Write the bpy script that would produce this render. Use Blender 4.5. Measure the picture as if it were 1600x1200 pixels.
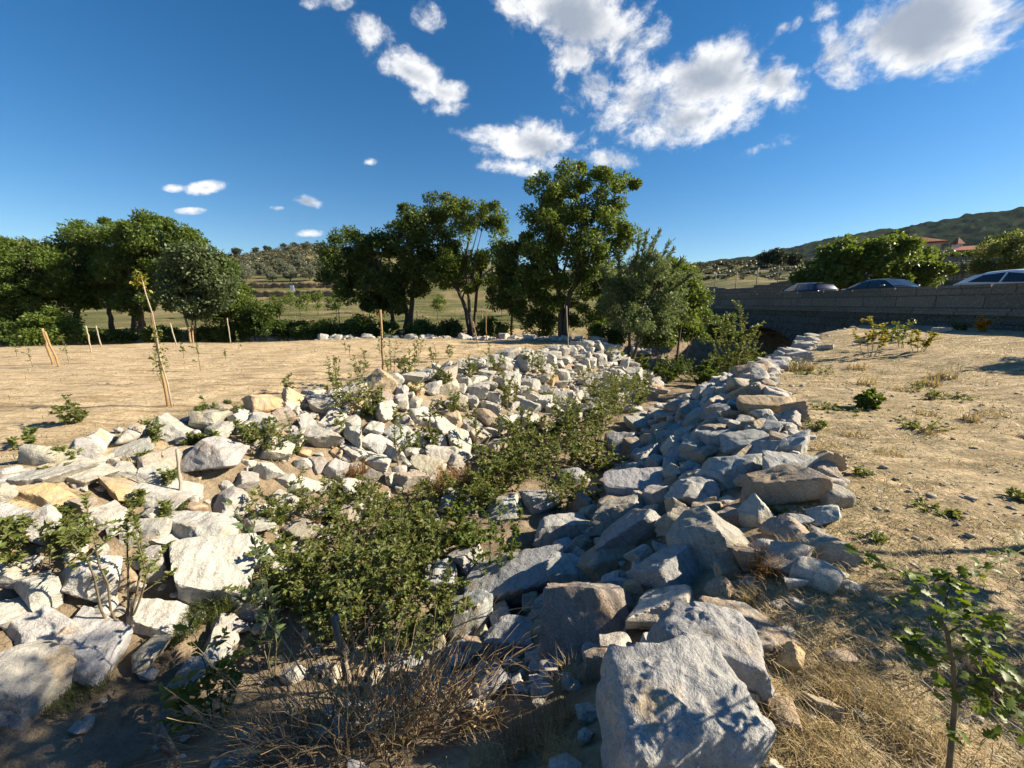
import bpy, bmesh, math, random
import numpy as np
from mathutils import Vector, Matrix

for o in list(bpy.data.objects):
    bpy.data.objects.remove(o)
SC = bpy.context.scene
COL = SC.collection
R = math.radians
RNG = np.random.default_rng(11)

# ------------------------------------------------------------------ camera
FPX = 610.0                      # focal length in photo pixels (1600 wide)
PITCH = math.atan(126.0 / FPX)   # camera looks down a little
EYE = 1.65
cam_d = bpy.data.cameras.new('camera')
cam_d.sensor_width = 36.0
cam_d.lens = 36.0 * FPX / 1600.0
cam_d.clip_start = 0.05
cam_d.clip_end = 20000
cam = bpy.data.objects.new('camera', cam_d)
cam.location = (0, 0, EYE)
cam.rotation_euler = (math.pi / 2 - PITCH, 0, 0)
COL.objects.link(cam)
SC.camera = cam

# ------------------------------------------------------------------ light and exposure
SUN_EL, SUN_AZ = R(30), R(85)     # azimuth from +Y towards +X
sun_vec = Vector((math.sin(SUN_AZ) * math.cos(SUN_EL), math.cos(SUN_AZ) * math.cos(SUN_EL), math.sin(SUN_EL)))
sd = bpy.data.lights.new('sun', 'SUN')
sd.energy = 5.0
sd.angle = R(0.5)
sd.color = (1.0, 0.88, 0.68)
so = bpy.data.objects.new('sun', sd)
so.rotation_euler = sun_vec.to_track_quat('Z', 'Y').to_euler()
COL.objects.link(so)
SC.view_settings.view_transform = 'Standard'
SC.view_settings.look = 'None'
SC.view_settings.exposure = 1.40
SC.view_settings.gamma = 1.0


def ray_dir(u, v):
    xc = (u - 800) / FPX
    yc = (600 - v) / FPX
    d = np.array([xc, math.cos(PITCH) + yc * math.sin(PITCH), -math.sin(PITCH) + yc * math.cos(PITCH)])
    return d


def at_depth(u, v, y):
    """the place on the line of sight through a photo pixel, y metres ahead"""
    d = ray_dir(u, v)
    t = y / d[1]
    return np.array([d[0] * t, y, EYE + d[2] * t])


# ------------------------------------------------------------------ node helpers
class NT:
    def __init__(self, tree):
        self.t = tree
        self.n = tree.nodes
        self.l = tree.links

    def new(self, typ, **kw):
        n = self.n.new(typ)
        for k, v in kw.items():
            setattr(n, k, v)
        return n

    def put(self, sock, v):
        if hasattr(v, 'links') or hasattr(v, 'is_linked'):
            self.l.new(v, sock)
        elif v is not None:
            sock.default_value = v

    def math(self, op, a, b=None, c=None, clamp=False):
        n = self.new('ShaderNodeMath', operation=op)
        n.use_clamp = clamp
        self.put(n.inputs[0], a)
        if b is not None: self.put(n.inputs[1], b)
        if c is not None: self.put(n.inputs[2], c)
        return n.outputs[0]

    def vmath(self, op, a, b=None, scale=None):
        n = self.new('ShaderNodeVectorMath', operation=op)
        self.put(n.inputs[0], a)
        if b is not None: self.put(n.inputs[1], b)
        if scale is not None: self.put(n.inputs['Scale'], scale)
        return n.outputs['Value'] if op in ('DOT_PRODUCT', 'LENGTH', 'DISTANCE') else n.outputs[0]

    def noise(self, vec, scale, detail=4, rough=0.55, dist=0.0, dims='3D'):
        n = self.new('ShaderNodeTexNoise')
        n.noise_dimensions = dims
        self.put(n.inputs['Vector'], vec)
        self.put(n.inputs['Scale'], scale)
        n.inputs['Detail'].default_value = detail
        n.inputs['Roughness'].default_value = rough
        n.inputs['Distortion'].default_value = dist
        return n.outputs[0]

    def step(self, v, lo, hi, a=0.0, b=1.0):
        n = self.new('ShaderNodeMapRange')
        n.interpolation_type = 'SMOOTHSTEP'
        self.put(n.inputs[0], v)
        for i, x in zip((1, 2, 3, 4), (lo, hi, a, b)):
            self.put(n.inputs[i], x)
        return n.outputs[0]

    def mix(self, f, a, b, mode='MIX'):
        n = self.new('ShaderNodeMix', data_type='RGBA', blend_type=mode)
        self.put(n.inputs[0], f)
        self.put(n.inputs[6], a)
        self.put(n.inputs[7], b)
        return n.outputs[2]


def rgb(r, g, b):
    return (r, g, b, 1.0)


def material(name):
    m = bpy.data.materials.new(name)
    m.use_nodes = True
    nt = NT(m.node_tree)
    p = m.node_tree.nodes['Principled BSDF']
    return m, nt, p


def bump(nt, p, height, strength=0.5, dist=0.02):
    b = nt.new('ShaderNodeBump')
    b.inputs['Strength'].default_value = strength
    b.inputs['Distance'].default_value = dist
    nt.put(b.inputs['Height'], height)
    nt.l.new(b.outputs[0], p.inputs['Normal'])


# ------------------------------------------------------------------ world: sky with clouds
W = bpy.data.worlds.new('World')
SC.world = W
W.use_nodes = True
wn = NT(W.node_tree)
bg = W.node_tree.nodes['Background']
sky = wn.new('ShaderNodeTexSky', sky_type='NISHITA')
sky.sun_disc = False
sky.sun_elevation = SUN_EL
sky.sun_rotation = SUN_AZ
sky.altitude = 600
sky.air_density = 1.0
sky.dust_density = 0.25
sky.ozone_density = 3.0
hsv = wn.new('ShaderNodeHueSaturation')
hsv.inputs['Saturation'].default_value = 1.36
hsv.inputs['Value'].default_value = 1.0
wn.l.new(sky.outputs[0], hsv.inputs['Color'])
tc = wn.new('ShaderNodeTexCoord')
DIR = wn.vmath('NORMALIZE', tc.outputs['Generated'])
sep = wn.new('ShaderNodeSeparateXYZ')
wn.l.new(DIR, sep.inputs[0])
zz = wn.math('MAXIMUM', sep.outputs[2], 0.04)
cmb = wn.new('ShaderNodeCombineXYZ')
wn.l.new(wn.math('DIVIDE', sep.outputs[0], zz), cmb.inputs[0])
wn.l.new(wn.math('DIVIDE', sep.outputs[1], zz), cmb.inputs[1])
Q = cmb.outputs[0]               # place on a flat cloud deck
# cloud banks: where each stands in the sky (photo pixel -> compass direction), half sizes, tilt, strength
BANKS = [
    (905, 30, 130, 75, 20, 1.0), (800, 5, 50, 30, 30, .45), (900, 85, 60, 40, 30, .8),
    (985, 60, 48, 60, 70, .42), (925, 140, 50, 42, -30, .7), (1000, 165, 70, 55, -25, .85),
    (1120, 125, 130, 60, -14, 1.15), (1215, 125, 50, 55, 0, .9), (1080, 185, 140, 38, -12, .8),
    (1195, 230, 52, 12, -18, .45),
    (845, 228, 100, 34, 8, 1.0), (790, 205, 38, 15, -4, .75), (950, 250, 50, 20, 10, .7), (800, 260, 50, 14, 2, .6),
    (580, 52, 36, 24, 30, .85), (640, 112, 75, 26, 30, .85), (690, 145, 34, 20, 0, .6), (650, 152, 36, 14, 0, .4), (700, 172, 40, 12, 0, .35),
    (1440, 45, 185, 80, -14, 1.3), (1310, 85, 55, 45, 40, .55), (1590, 25, 60, 26, -25, .7), (1228, 43, 26, 12, -30, .5), (1290, 15, 30, 20, -20, .4),
    (1310, 128, 20, 12, 0, .4),
    (478, 316, 24, 11, 8, .95), (430, 326, 16, 7, 0, .6), (322, 293, 30, 10, -6, .65), (275, 294, 18, 6, 0, .5), (486, 364, 18, 6, 0, .6), (577, 253, 14, 6, 0, .6), (298, 330, 24, 5, 0, .25),
    (672, 24, 26, 20, 30, .3), (512, 2, 40, 14, 0, .3),
]
field = None
for (u, v, a, b, tilt, s) in BANKS:
    c = ray_dir(u, v); c = c / np.linalg.norm(c)
    ca, sa = math.cos(R(tilt)), math.sin(R(tilt))

    def tangent(du, dv):
        e = ray_dir(u + du, v + dv); e = e / np.linalg.norm(e) - c
        return e
    ea, eb = tangent(ca * a, sa * a), tangent(-sa * b, ca * b)
    # dual basis in the plane of the sky
    G = np.array([[ea @ ea, ea @ eb], [ea @ eb, eb @ eb]])
    Gi = np.linalg.inv(G)
    da, db = Gi[0, 0] * ea + Gi[0, 1] * eb, Gi[1, 0] * ea + Gi[1, 1] * eb
    rel = wn.vmath('SUBTRACT', DIR, tuple(c))
    x = wn.vmath('DOT_PRODUCT', rel, tuple(da))
    y = wn.vmath('DOT_PRODUCT', rel, tuple(db))
    r2 = wn.math('MULTIPLY_ADD', x, x, wn.math('MULTIPLY', y, y))
    m0 = wn.math('SUBTRACT', 1.0, wn.math('MINIMUM', wn.math('SQRT', r2), 2.6))
    m = wn.math('MINIMUM', wn.math('MULTIPLY', m0, s), m0) if s < 1 else wn.math('MULTIPLY', m0, s)
    field = m if field is None else wn.math('SMOOTH_MAX', field, m, 0.12)
front = wn.step(wn.vmath('DOT_PRODUCT', DIR, (0.0, 1.0, 0.0)), 0.05, 0.15)
QD = wn.vmath('MULTIPLY', DIR, (1.0, 1.0, 1.35))
warp = wn.new('ShaderNodeTexNoise')
warp.inputs['Scale'].default_value = 6
warp.inputs['Detail'].default_value = 4
wn.l.new(QD, warp.inputs['Vector'])
QW = wn.vmath('ADD', QD, wn.vmath('SCALE', wn.vmath('SUBTRACT', warp.outputs[1], (.5, .5, .5)), scale=0.07))
n1 = wn.noise(QW, 11.0, 12, 0.66)
n2 = wn.noise(wn.vmath('ADD', QW, tuple(0.022 * np.array([sun_vec.x, sun_vec.y, sun_vec.z + .5]))), 10.5, 5, 0.55)
dens = wn.math('ADD', wn.math('ADD', field, 0.19), wn.math('MULTIPLY', wn.math('SUBTRACT', n1, 0.5), 3.0))
edge = wn.math('MULTIPLY', wn.step(dens, 0.10, 0.85), front)
puff = wn.math('MULTIPLY_ADD', wn.math('SUBTRACT', n1, n2), 5.0, 0.60, clamp=True)  # sun side and self-shadow of the clouds painted into their colour
core = wn.step(wn.math('ADD', field, wn.math('MULTIPLY', wn.math('SUBTRACT', n2, .5), 1.2)), 0.25, 1.0)
lit = wn.math('MULTIPLY', wn.math('SUBTRACT', 1.0, wn.math('MULTIPLY', core, 0.88)), wn.math('MULTIPLY_ADD', puff, 0.45, 0.62))
ccol = wn.mix(lit, rgb(2.6, 3.1, 3.9), rgb(8.3, 8.3, 8.3))
wn.l.new(wn.mix(wn.math('MULTIPLY', edge, 0.97), hsv.outputs[0], ccol), bg.inputs['Color'])
bg.inputs['Strength'].default_value = 0.050


# ------------------------------------------------------------------ numeric noise
def _hash(ix, iy, iz, seed):
    h = (ix.astype(np.int64) * 374761393 + iy.astype(np.int64) * 668265263 + iz.astype(np.int64) * 2147483647 + seed * 974711) & 0xffffffff
    h = ((h ^ (h >> 13)) * 1274126177) & 0xffffffff
    h = h ^ (h >> 16)
    return (h & 0xffff) / 65535.0


def vnoise(p, seed=0):
    p = np.asarray(p, dtype=np.float64)
    i = np.floor(p).astype(np.int64)
    f = p - i
    f = f * f * (3 - 2 * f)
    out = 0
    for dx in (0, 1):
        wx = f[:, 0] if dx else 1 - f[:, 0]
        for dy in (0, 1):
            wy = f[:, 1] if dy else 1 - f[:, 1]
            for dz in (0, 1):
                wz = f[:, 2] if dz else 1 - f[:, 2]
                out = out + wx * wy * wz * _hash(i[:, 0] + dx, i[:, 1] + dy, i[:, 2] + dz, seed)
    return out * 2 - 1


def fbm(p, octaves=4, seed=0, gain=0.5):
    a, s, out = 1.0, 1.0, 0
    for k in range(octaves):
        out = out + a * vnoise(p * s + 17.3 * k, seed + k)
        a *= gain
        s *= 2.03
    return out


def sstep(x, a, b):
    t = np.clip((x - a) / (b - a), 0, 1)
    return t * t * (3 - 2 * t)


# ------------------------------------------------------------------ lie of the land
LEFT_CREST = [(-30, -2), (-12, -0.5), (-7, 1.4), (-5.0, 2.5), (-4.75, 3.5), (-4.9, 4.5), (-4.45, 5.7), (-3.7, 6.9), (-2.4, 8.8), (-0.4, 12.0), (1.6, 14.6), (3.4, 16.2), (3.6, 17.4), (2.2, 18.3),
              (-6, 18.7), (-14, 16.7), (-20, 15.3), (-60, 11), (-400, 0)]
RIVER_FAR = [(-400, 12), (-60, 20), (-20, 22.6), (-6, 24.6), (4, 25.6), (11, 27.5), (18, 31.0), (26, 33), (60, 40), (400, 60)]
RIGHT_CREST = [(400, 30), (60, 24), (26, 21.0), (18, 18.9), (13, 16.2), (8.9, 12.0), (5.7, 8.7), (5.05, 7.3), (3.45, 4.6), (2.75, 3.25), (2.05, 2.3), (1.55, 1.7), (1.0, 1.15), (0.25, 0.7), (-0.9, 0.45), (-2.5, -0.8), (-6, -3), (-12, -5), (-30, -7)]
POLY = np.array(LEFT_CREST + RIVER_FAR + RIGHT_CREST, float)


def poly_dist(x, y, poly):
    """signed distance to the edge of the channel-and-river outline, positive inside"""
    d = np.full(x.shape, 1e9)
    ins = np.zeros(x.shape, bool)
    n = len(poly)
    for i in range(n):
        ax, ay = poly[i]
        bx, by = poly[(i + 1) % n]
        ex, ey = bx - ax, by - ay
        t = np.clip(((x - ax) * ex + (y - ay) * ey) / (ex * ex + ey * ey), 0, 1)
        d = np.minimum(d, np.hypot(x - ax - t * ex, y - ay - t * ey))
        cond = ((ay > y) != (by > y))
        with np.errstate(divide='ignore', invalid='ignore'):
            xi = ex * (y - ay) / (ey if ey != 0 else 1e-12) + ax
        ins ^= cond & (x < xi)
    return np.where(ins, d, -d)


def land(x, y, detail=True):
    """height of the ground, and the signed distance into the channel"""
    x = np.asarray(x, float); y = np.asarray(y, float)
    wob = 0.10 * np.sin(x * 2.1 + y * 1.3) + 0.08 * np.sin(y * 3.1 - x * 1.7)
    d = poly_dist(x + wob, y + wob * 0.7, POLY)
    # beyond the river: meadow, terraces, hill
    az = np.arctan2(x, np.maximum(y, 1.0))
    amp = np.interp(az, np.radians([-80, -53, -45, -36, -27, -10, 10, 22, 32, 45, 60]), [1.1, 1.08, .86, .72, .90, .70, .50, .40, .22, .2, 0.2])
    prof = np.interp(y, [24, 30, 60, 61.5, 70, 71.2, 84, 130, 200, 240, 420, 4000], [0, .15, 2.2, 3.4, 4.0, 5.2, 6.2, 15.5, 32, 35, 12, 0])
    far = prof * np.where(y > 60, amp * np.interp(y, [60, 130], [0, 1]) + np.interp(y, [60, 130], [1, 0]), 1.0)
    # right bank climbs gently to the bridge; behind the road the land climbs to the village
    rb = 0.72 * sstep(x, 7, 17) * sstep(y, -4, 12) * (1 - sstep(y, 26, 34))
    vill = sstep(x, 22, 30) * (0.85 + np.maximum(0, y - 38) * 0.118 * np.interp(y, [0, 110, 300], [1, 1, 0.3]) * sstep(x, 16, 60)) * (1 - sstep(y, 400, 900))
    vill = vill + 1.9 * sstep(y, 40.6, 41.6) * (1 - sstep(y, 46, 100)) * sstep(x, 17, 20) * (1 - sstep(x, 36, 44))
    z = np.maximum(far, 0) * 1.0
    z = np.where(y > 26, z * (1 - 0.6 * sstep(x, 22, 50)) + vill, rb + np.where(x > 25.5, vill, 0))
    dep = np.interp(y, [0, 8, 16, 24], [1.35, 1.45, 1.7, 2.5])
    wid = np.interp(y, [0, 6, 15], [2.4, 2.6, 2.9])
    cut = dep * sstep(d / wid, -0.06, 1.06)
    z = z * (1 - sstep(d, 0.0, 1.5)) - cut
    if detail:
        p = np.stack([x.ravel(), y.ravel(), np.zeros(x.size)], 1)
        r = np.hypot(x, y)
        near = (1 - sstep(r, 9, 26))
        z = z + (0.05 * fbm(p * 0.6, 3, 3) + 0.022 * near.ravel() * fbm(p * 3.0, 2, 5) + 0.014 * (1 - sstep(r, 4, 9)).ravel() * fbm(p * 11.0, 2, 8)).reshape(x.shape)
        z = z + (0.9 * fbm(p * 0.05, 3, 21)).reshape(x.shape) * sstep(y, 70, 130)
    return z, d


def gz(x, y):
    return float(land(np.array([x]), np.array([y]))[0][0])


_T = np.concatenate([np.linspace(0.6, 12, 2400), np.linspace(12, 60, 1600)])


def hit(u, v):
    """where the line of sight through a photo pixel meets the ground"""
    d = ray_dir(u, v)
    x, y, z = d[0] * _T, d[1] * _T, EYE + d[2] * _T
    g, _ = land(x, y, detail=False)
    k = np.argmax(z < g)
    return np.array([x[k], y[k], g[k]])


# ------------------------------------------------------------------ mesh helpers
class MB:
    """collects vertices and faces of one mesh"""
    def __init__(self):
        self.v, self.f, self.n = [], [], 0

    def add(self, v, faces):
        v = np.asarray(v, float)
        self.v.append(v)
        if isinstance(faces, np.ndarray):
            self.f.append(faces + self.n)
        else:
            by = {}
            for f in faces: by.setdefault(len(f), []).append(f)
            for k in by: self.f.append(np.array(by[k]) + self.n)
        self.n += len(v)

    def box(self, c, s, rz=0.0, taper=1.0):
        c = np.array(c, float); hx, hy, hz = np.array(s) / 2
        p = np.array([(-hx, -hy, -hz), (hx, -hy, -hz), (hx, hy, -hz), (-hx, hy, -hz), (-hx * taper, -hy * taper, hz), (hx * taper, -hy * taper, hz), (hx * taper, hy * taper, hz), (-hx * taper, hy * taper, hz)])
        ca, sa = math.cos(rz), math.sin(rz)
        p = np.stack([p[:, 0] * ca - p[:, 1] * sa, p[:, 0] * sa + p[:, 1] * ca, p[:, 2]], 1) + c
        self.add(p, np.array([(0, 3, 2, 1), (4, 5, 6, 7), (0, 1, 5, 4), (1, 2, 6, 5), (2, 3, 7, 6), (3, 0, 4, 7)]))

    def tube(self, pts, rad, sides=6, cap=True):
        pts = np.asarray(pts, float)
        n = len(pts)
        rad = np.broadcast_to(np.asarray(rad, float), (n,))
        t = np.gradient(pts, axis=0)
        t /= np.linalg.norm(t, axis=1)[:, None] + 1e-9
        ref = np.array([0.31, 0.95, 0.05]) if abs(t[0][2]) > 0.7 else np.array([0.05, 0.1, 1.0])
        a = np.cross(t, ref); a /= np.linalg.norm(a, axis=1)[:, None] + 1e-9
        b = np.cross(t, a)
        ang = np.linspace(0, 2 * math.pi, sides, endpoint=False)
        ring = (a[:, None, :] * np.cos(ang)[None, :, None] + b[:, None, :] * np.sin(ang)[None, :, None]) * rad[:, None, None] + pts[:, None, :]
        v = ring.reshape(-1, 3)
        i, j = np.meshgrid(np.arange(n - 1), np.arange(sides), indexing='ij')
        j2 = (j + 1) % sides
        q = np.stack([i * sides + j, i * sides + j2, (i + 1) * sides + j2, (i + 1) * sides + j], -1).reshape(-1, 4)
        self.add(v, q)
        if cap:
            self.f.append(np.array([list(range(sides))[::-1]]) + self.n - len(v))
            self.f.append(np.array([list(range((n - 1) * sides, n * sides))]) + self.n - len(v))

    def build(self, name, mat, parent=None, smooth=True, loc=None):
        return mesh_obj(name, np.concatenate(self.v) if self.v else np.zeros((0, 3)), self.f, mat, parent, smooth, loc)


def mesh_obj(name, v, faces, mat, parent=None, smooth=True, loc=None):
    me = bpy.data.meshes.new(name)
    v = np.asarray(v, np.float32)
    if loc is not None:
        v = v - np.asarray(loc, np.float32)
    me.vertices.add(len(v))
    me.vertices.foreach_set('co', v.ravel())
    if isinstance(faces, np.ndarray): faces = [faces]
    faces = [f for f in faces if len(f)]
    tot = np.concatenate([np.full(len(f), f.shape[1], np.int32) for f in faces])
    idx = np.concatenate([f.ravel() for f in faces]).astype(np.int32)
    me.loops.add(len(idx))
    me.loops.foreach_set('vertex_index', idx)
    me.polygons.add(len(tot))
    me.polygons.foreach_set('loop_start', np.concatenate([[0], np.cumsum(tot)[:-1]]).astype(np.int32))
    me.polygons.foreach_set('loop_total', tot)
    me.polygons.foreach_set('use_smooth', np.full(len(tot), smooth, bool))
    me.update(calc_edges=True)
    if mat: me.materials.append(mat)
    o = bpy.data.objects.new(name, me)
    COL.objects.link(o)
    if parent is not None: o.parent = parent
    elif loc is not None: o.location = loc
    return o


def thing(name, label, cat, loc=(0, 0, 0), rz=0.0, group=None):
    o = bpy.data.objects.new(name, None)
    o.empty_display_size = 0.2
    COL.objects.link(o)
    o.location = loc
    o.rotation_euler = (0, 0, rz)
    tag(o, label, cat, group)
    return o


def tag(o, label=None, cat=None, group=None, kind=None):
    if label: o['label'] = label
    if cat: o['category'] = cat
    if group: o['group'] = group
    if kind: o['kind'] = kind
    return o


def dup(root, loc, rz=0.0, scale=1.0, label=None):
    r = root.copy(); COL.objects.link(r)
    r.location = loc; r.rotation_euler = (0, 0, rz); r.scale = (scale, scale, scale)
    if label: r['label'] = label
    for ch in list(root.children):
        c = ch.copy(); COL.objects.link(c); c.parent = r
        for g in ch.children:
            e = g.copy(); COL.objects.link(e); e.parent = c
    return r


def unit(a):
    return a / (np.linalg.norm(a, axis=-1, keepdims=True) + 1e-9)


def leaf_mesh(mb, c, axis, nrm, L, wr=0.5, six=False, fold=0.25):
    """leaves at c (N,3) along axis with face normal nrm; four points for far ones, six folded along the midrib for near ones"""
    N = len(c)
    axis = unit(axis)
    b = unit(np.cross(nrm, axis))
    n = np.cross(axis, b)
    L = np.broadcast_to(np.asarray(L, float), (N,))[:, None]
    w = L * wr * 0.5
    base, tip = c, c + axis * L - n * L * 0.10
    if not six:
        m = c + axis * L * 0.45
        v = np.stack([base, m + b * w + n * w * fold, tip, m - b * w + n * w * fold], 1).reshape(-1, 3)
        mb.add(v, (np.arange(N)[:, None] * 4 + np.arange(4)[None]))
    else:
        m1, m2 = c + axis * L * 0.28, c + axis * L * 0.68 - n * L * 0.03
        v = np.stack([base, m1 + b * w * .9 + n * w * fold, m2 + b * w * .8 + n * w * fold, tip, m2 - b * w * .8 + n * w * fold, m1 - b * w * .9 + n * w * fold], 1).reshape(-1, 3)
        i = np.arange(N)[:, None] * 6
        mb.add(v, np.concatenate([i + np.array([[0, 1, 2, 3]]), i + np.array([[0, 3, 4, 5]])]))


# ------------------------------------------------------------------ materials
def mat_leaf(name, c1, c2, trans=0.35, rough=0.5, odd=None, oddshare=0.0):
    m = bpy.data.materials.new(name)
    m.use_nodes = True
    nt = NT(m.node_tree)
    p = m.node_tree.nodes['Principled BSDF']
    out = m.node_tree.nodes['Material Output']
    g = nt.new('ShaderNodeNewGeometry')
    rnd = g.outputs['Random Per Island']
    tcn = nt.new('ShaderNodeTexCoord')
    patch = nt.noise(tcn.outputs['Object'], 0.9, 2, .5)
    f = nt.math('ADD', nt.math('MULTIPLY', rnd, 0.6), nt.math('MULTIPLY', patch, 0.5))
    col = nt.mix(f, rgb(*c1), rgb(*c2))
    if odd:
        col = nt.mix(nt.step(rnd, 1 - oddshare, 1 - oddshare + 0.01), col, rgb(*odd))
    nt.put(p.inputs['Base Color'], col)
    p.inputs['Roughness'].default_value = rough
    p.inputs['Specular IOR Level'].default_value = 0.3
    tr = nt.new('ShaderNodeBsdfTranslucent')
    nt.put(tr.inputs['Color'], nt.mix(0.55, col, rgb(c2[0] * 1.7, c2[1] * 1.6, c2[2] * 0.6)))
    mx = nt.new('ShaderNodeMixShader')
    mx.inputs[0].default_value = trans
    nt.l.new(p.outputs[0], mx.inputs[1])
    nt.l.new(tr.outputs[0], mx.inputs[2])
    nt.l.new(mx.outputs[0], out.inputs['Surface'])
    return m


def mat_rough(name, c1, c2, scale=6.0, rough=0.85, bs=0.5, bd=0.02, coord='Object', stretch=None, detail=6):
    m, nt, p = material(name)
    t = nt.new('ShaderNodeTexCoord')
    vec = t.outputs[coord]
    if stretch is not None:
        vec = nt.vmath('MULTIPLY', vec, stretch)
    n = nt.noise(vec, scale, detail, .6)
    nt.put(p.inputs['Base Color'], nt.mix(nt.step(n, .32, .68), rgb(*c1), rgb(*c2)))
    p.inputs['Roughness'].default_value = rough
    p.inputs['Specular IOR Level'].default_value = 0.2
    if bs: bump(nt, p, nt.noise(vec, scale * 3.5, 5, .65), bs, bd)
    return m


M_BARK = mat_rough('bark', (.055, .042, .032), (.11, .09, .07), 9, .9, .8, .02, stretch=(1, 1, .25))
M_TWIG = mat_rough('twig', (.09, .075, .05), (.17, .14, .09), 14, .8, .3, .005)
M_DRYSTEM = mat_rough('dry_stem', (.20, .135, .075), (.36, .26, .15), 18, .8, .3, .003)
M_STAKE = mat_rough('stake_wood', (.25, .15, .065), (.38, .25, .12), 7, .75, .3, .004, stretch=(1, 1, .15))
M_STAKEPALE = mat_rough('pale_stake_wood', (.27, .225, .165), (.40, .34, .26), 7, .8, .3, .004, stretch=(1, 1, .15))
M_ROTTEN = mat_rough('rotten_wood', (.10, .075, .055), (.40, .33, .26), 16, .95, 1.0, .02, stretch=(1, 1, .18))
M_LEAF_ASH = mat_leaf('ash_leaf', (.052, .092, .018), (.12, .165, .032), .38)
M_LEAF_POPLAR = mat_leaf('dark_leaf', (.036, .066, .015), (.092, .132, .027), .34)
M_LEAF_SUNNY = mat_leaf('sunny_leaf', (.070, .110, .020), (.125, .170, .030), .38)
M_LEAF_WILLOW = mat_leaf('willow_leaf', (.068, .105, .040), (.14, .18, .080), .34)
M_LEAF_GREYGREEN = mat_leaf('greygreen_leaf', (.045, .072, .028), (.105, .138, .060), .26)
M_LEAF_SHRUB = mat_leaf('shrub_leaf', (.075, .105, .026), (.185, .215, .062), .36, odd=(.20, .17, .05), oddshare=.11)
M_LEAF_OLIVE = mat_leaf('olive_leaf', (.09, .105, .065), (.17, .18, .125), .15)
M_LEAF_PINE = mat_leaf('pine_leaf', (.022, .036, .014), (.05, .066, .026), .1)
M_LEAF_YELLOW = mat_leaf('yellow_leaf', (.14, .15, .025), (.34, .28, .04), .4, odd=(.08, .12, .02), oddshare=.35)
M_LEAF_RUST = mat_leaf('rust_leaf', (.32, .14, .02), (.48, .26, .04), .3)
M_LEAF_OAK = mat_leaf('oak_leaf', (.035, .070, .012), (.12, .17, .022), .35)
M_GRASS = mat_leaf('grass_blade', (.055, .085, .022), (.13, .15, .045), .3)
M_STRAW = mat_leaf('straw_blade', (.23, .165, .08), (.44, .34, .18), .2)
M_BROWNGRASS = mat_leaf('brown_grass', (.16, .085, .035), (.33, .20, .09), .2)


def mat_rock():
    m, nt, p = material('granite')
    t = nt.new('ShaderNodeTexCoord')
    oi = nt.new('ShaderNodeObjectInfo')
    off = nt.new('ShaderNodeCombineXYZ')
    nt.put(off.inputs[0], nt.math('MULTIPLY', oi.outputs['Random'], 90.0))
    nt.put(off.inputs[1], nt.math('MULTIPLY', oi.outputs['Random'], 37.0))
    vec = nt.vmath('ADD', t.outputs['Object'], off.outputs[0])
    col = oi.outputs['Color']
    big = nt.noise(vec, 2.6, 4, .6, .6)
    c = nt.mix(nt.step(big, .35, .70), col, nt.mix(0.55, col, rgb(.30, .30, .30)))
    # iron staining
    st = nt.math('MULTIPLY', nt.step(nt.noise(nt.vmath('ADD', vec, (9, 3, 1)), 3.3, 5, .65), .55, .72), 0.65)
    c = nt.mix(st, c, rgb(.36, .25, .12))
    # grain and veins
    grain = nt.noise(vec, 85, 3, .7)
    c = nt.mix(nt.math('MULTIPLY', nt.step(grain, .53, .64), .38), c, rgb(.09, .09, .095))
    c = nt.mix(nt.math('MULTIPLY', nt.step(grain, .46, .34), .30), c, rgb(.62, .60, .55))
    vein = nt.new('ShaderNodeTexWave')
    vein.inputs['Scale'].default_value = 3.0
    vein.inputs['Distortion'].default_value = 9.0
    vein.inputs['Detail'].default_value = 4
    nt.l.new(vec, vein.inputs['Vector'])
    c = nt.mix(nt.math('MULTIPLY', nt.step(vein.outputs[1], .72, 1.0), .28), c, rgb(.15, .145, .14))
    lich = nt.math('MULTIPLY', nt.step(nt.noise(nt.vmath('ADD', vec, (31, 3, 1)), 9, 4, .6), .64, .70), .55)
    c = nt.mix(lich, c, rgb(.13, .13, .11))
    nt.put(p.inputs['Base Color'], c)
    p.inputs['Roughness'].default_value = .82
    p.inputs['Specular IOR Level'].default_value = .25
    h = nt.math('ADD', nt.math('MULTIPLY', nt.noise(vec, 12, 6, .65, .5), 1.0), nt.math('MULTIPLY', nt.noise(vec, 60, 4, .7), .35))
    h = nt.math('ADD', h, nt.math('MULTIPLY', vein.outputs[1], .10))
    bump(nt, p, h, .85, .035)
    return m


M_ROCK = mat_rock()


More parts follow.
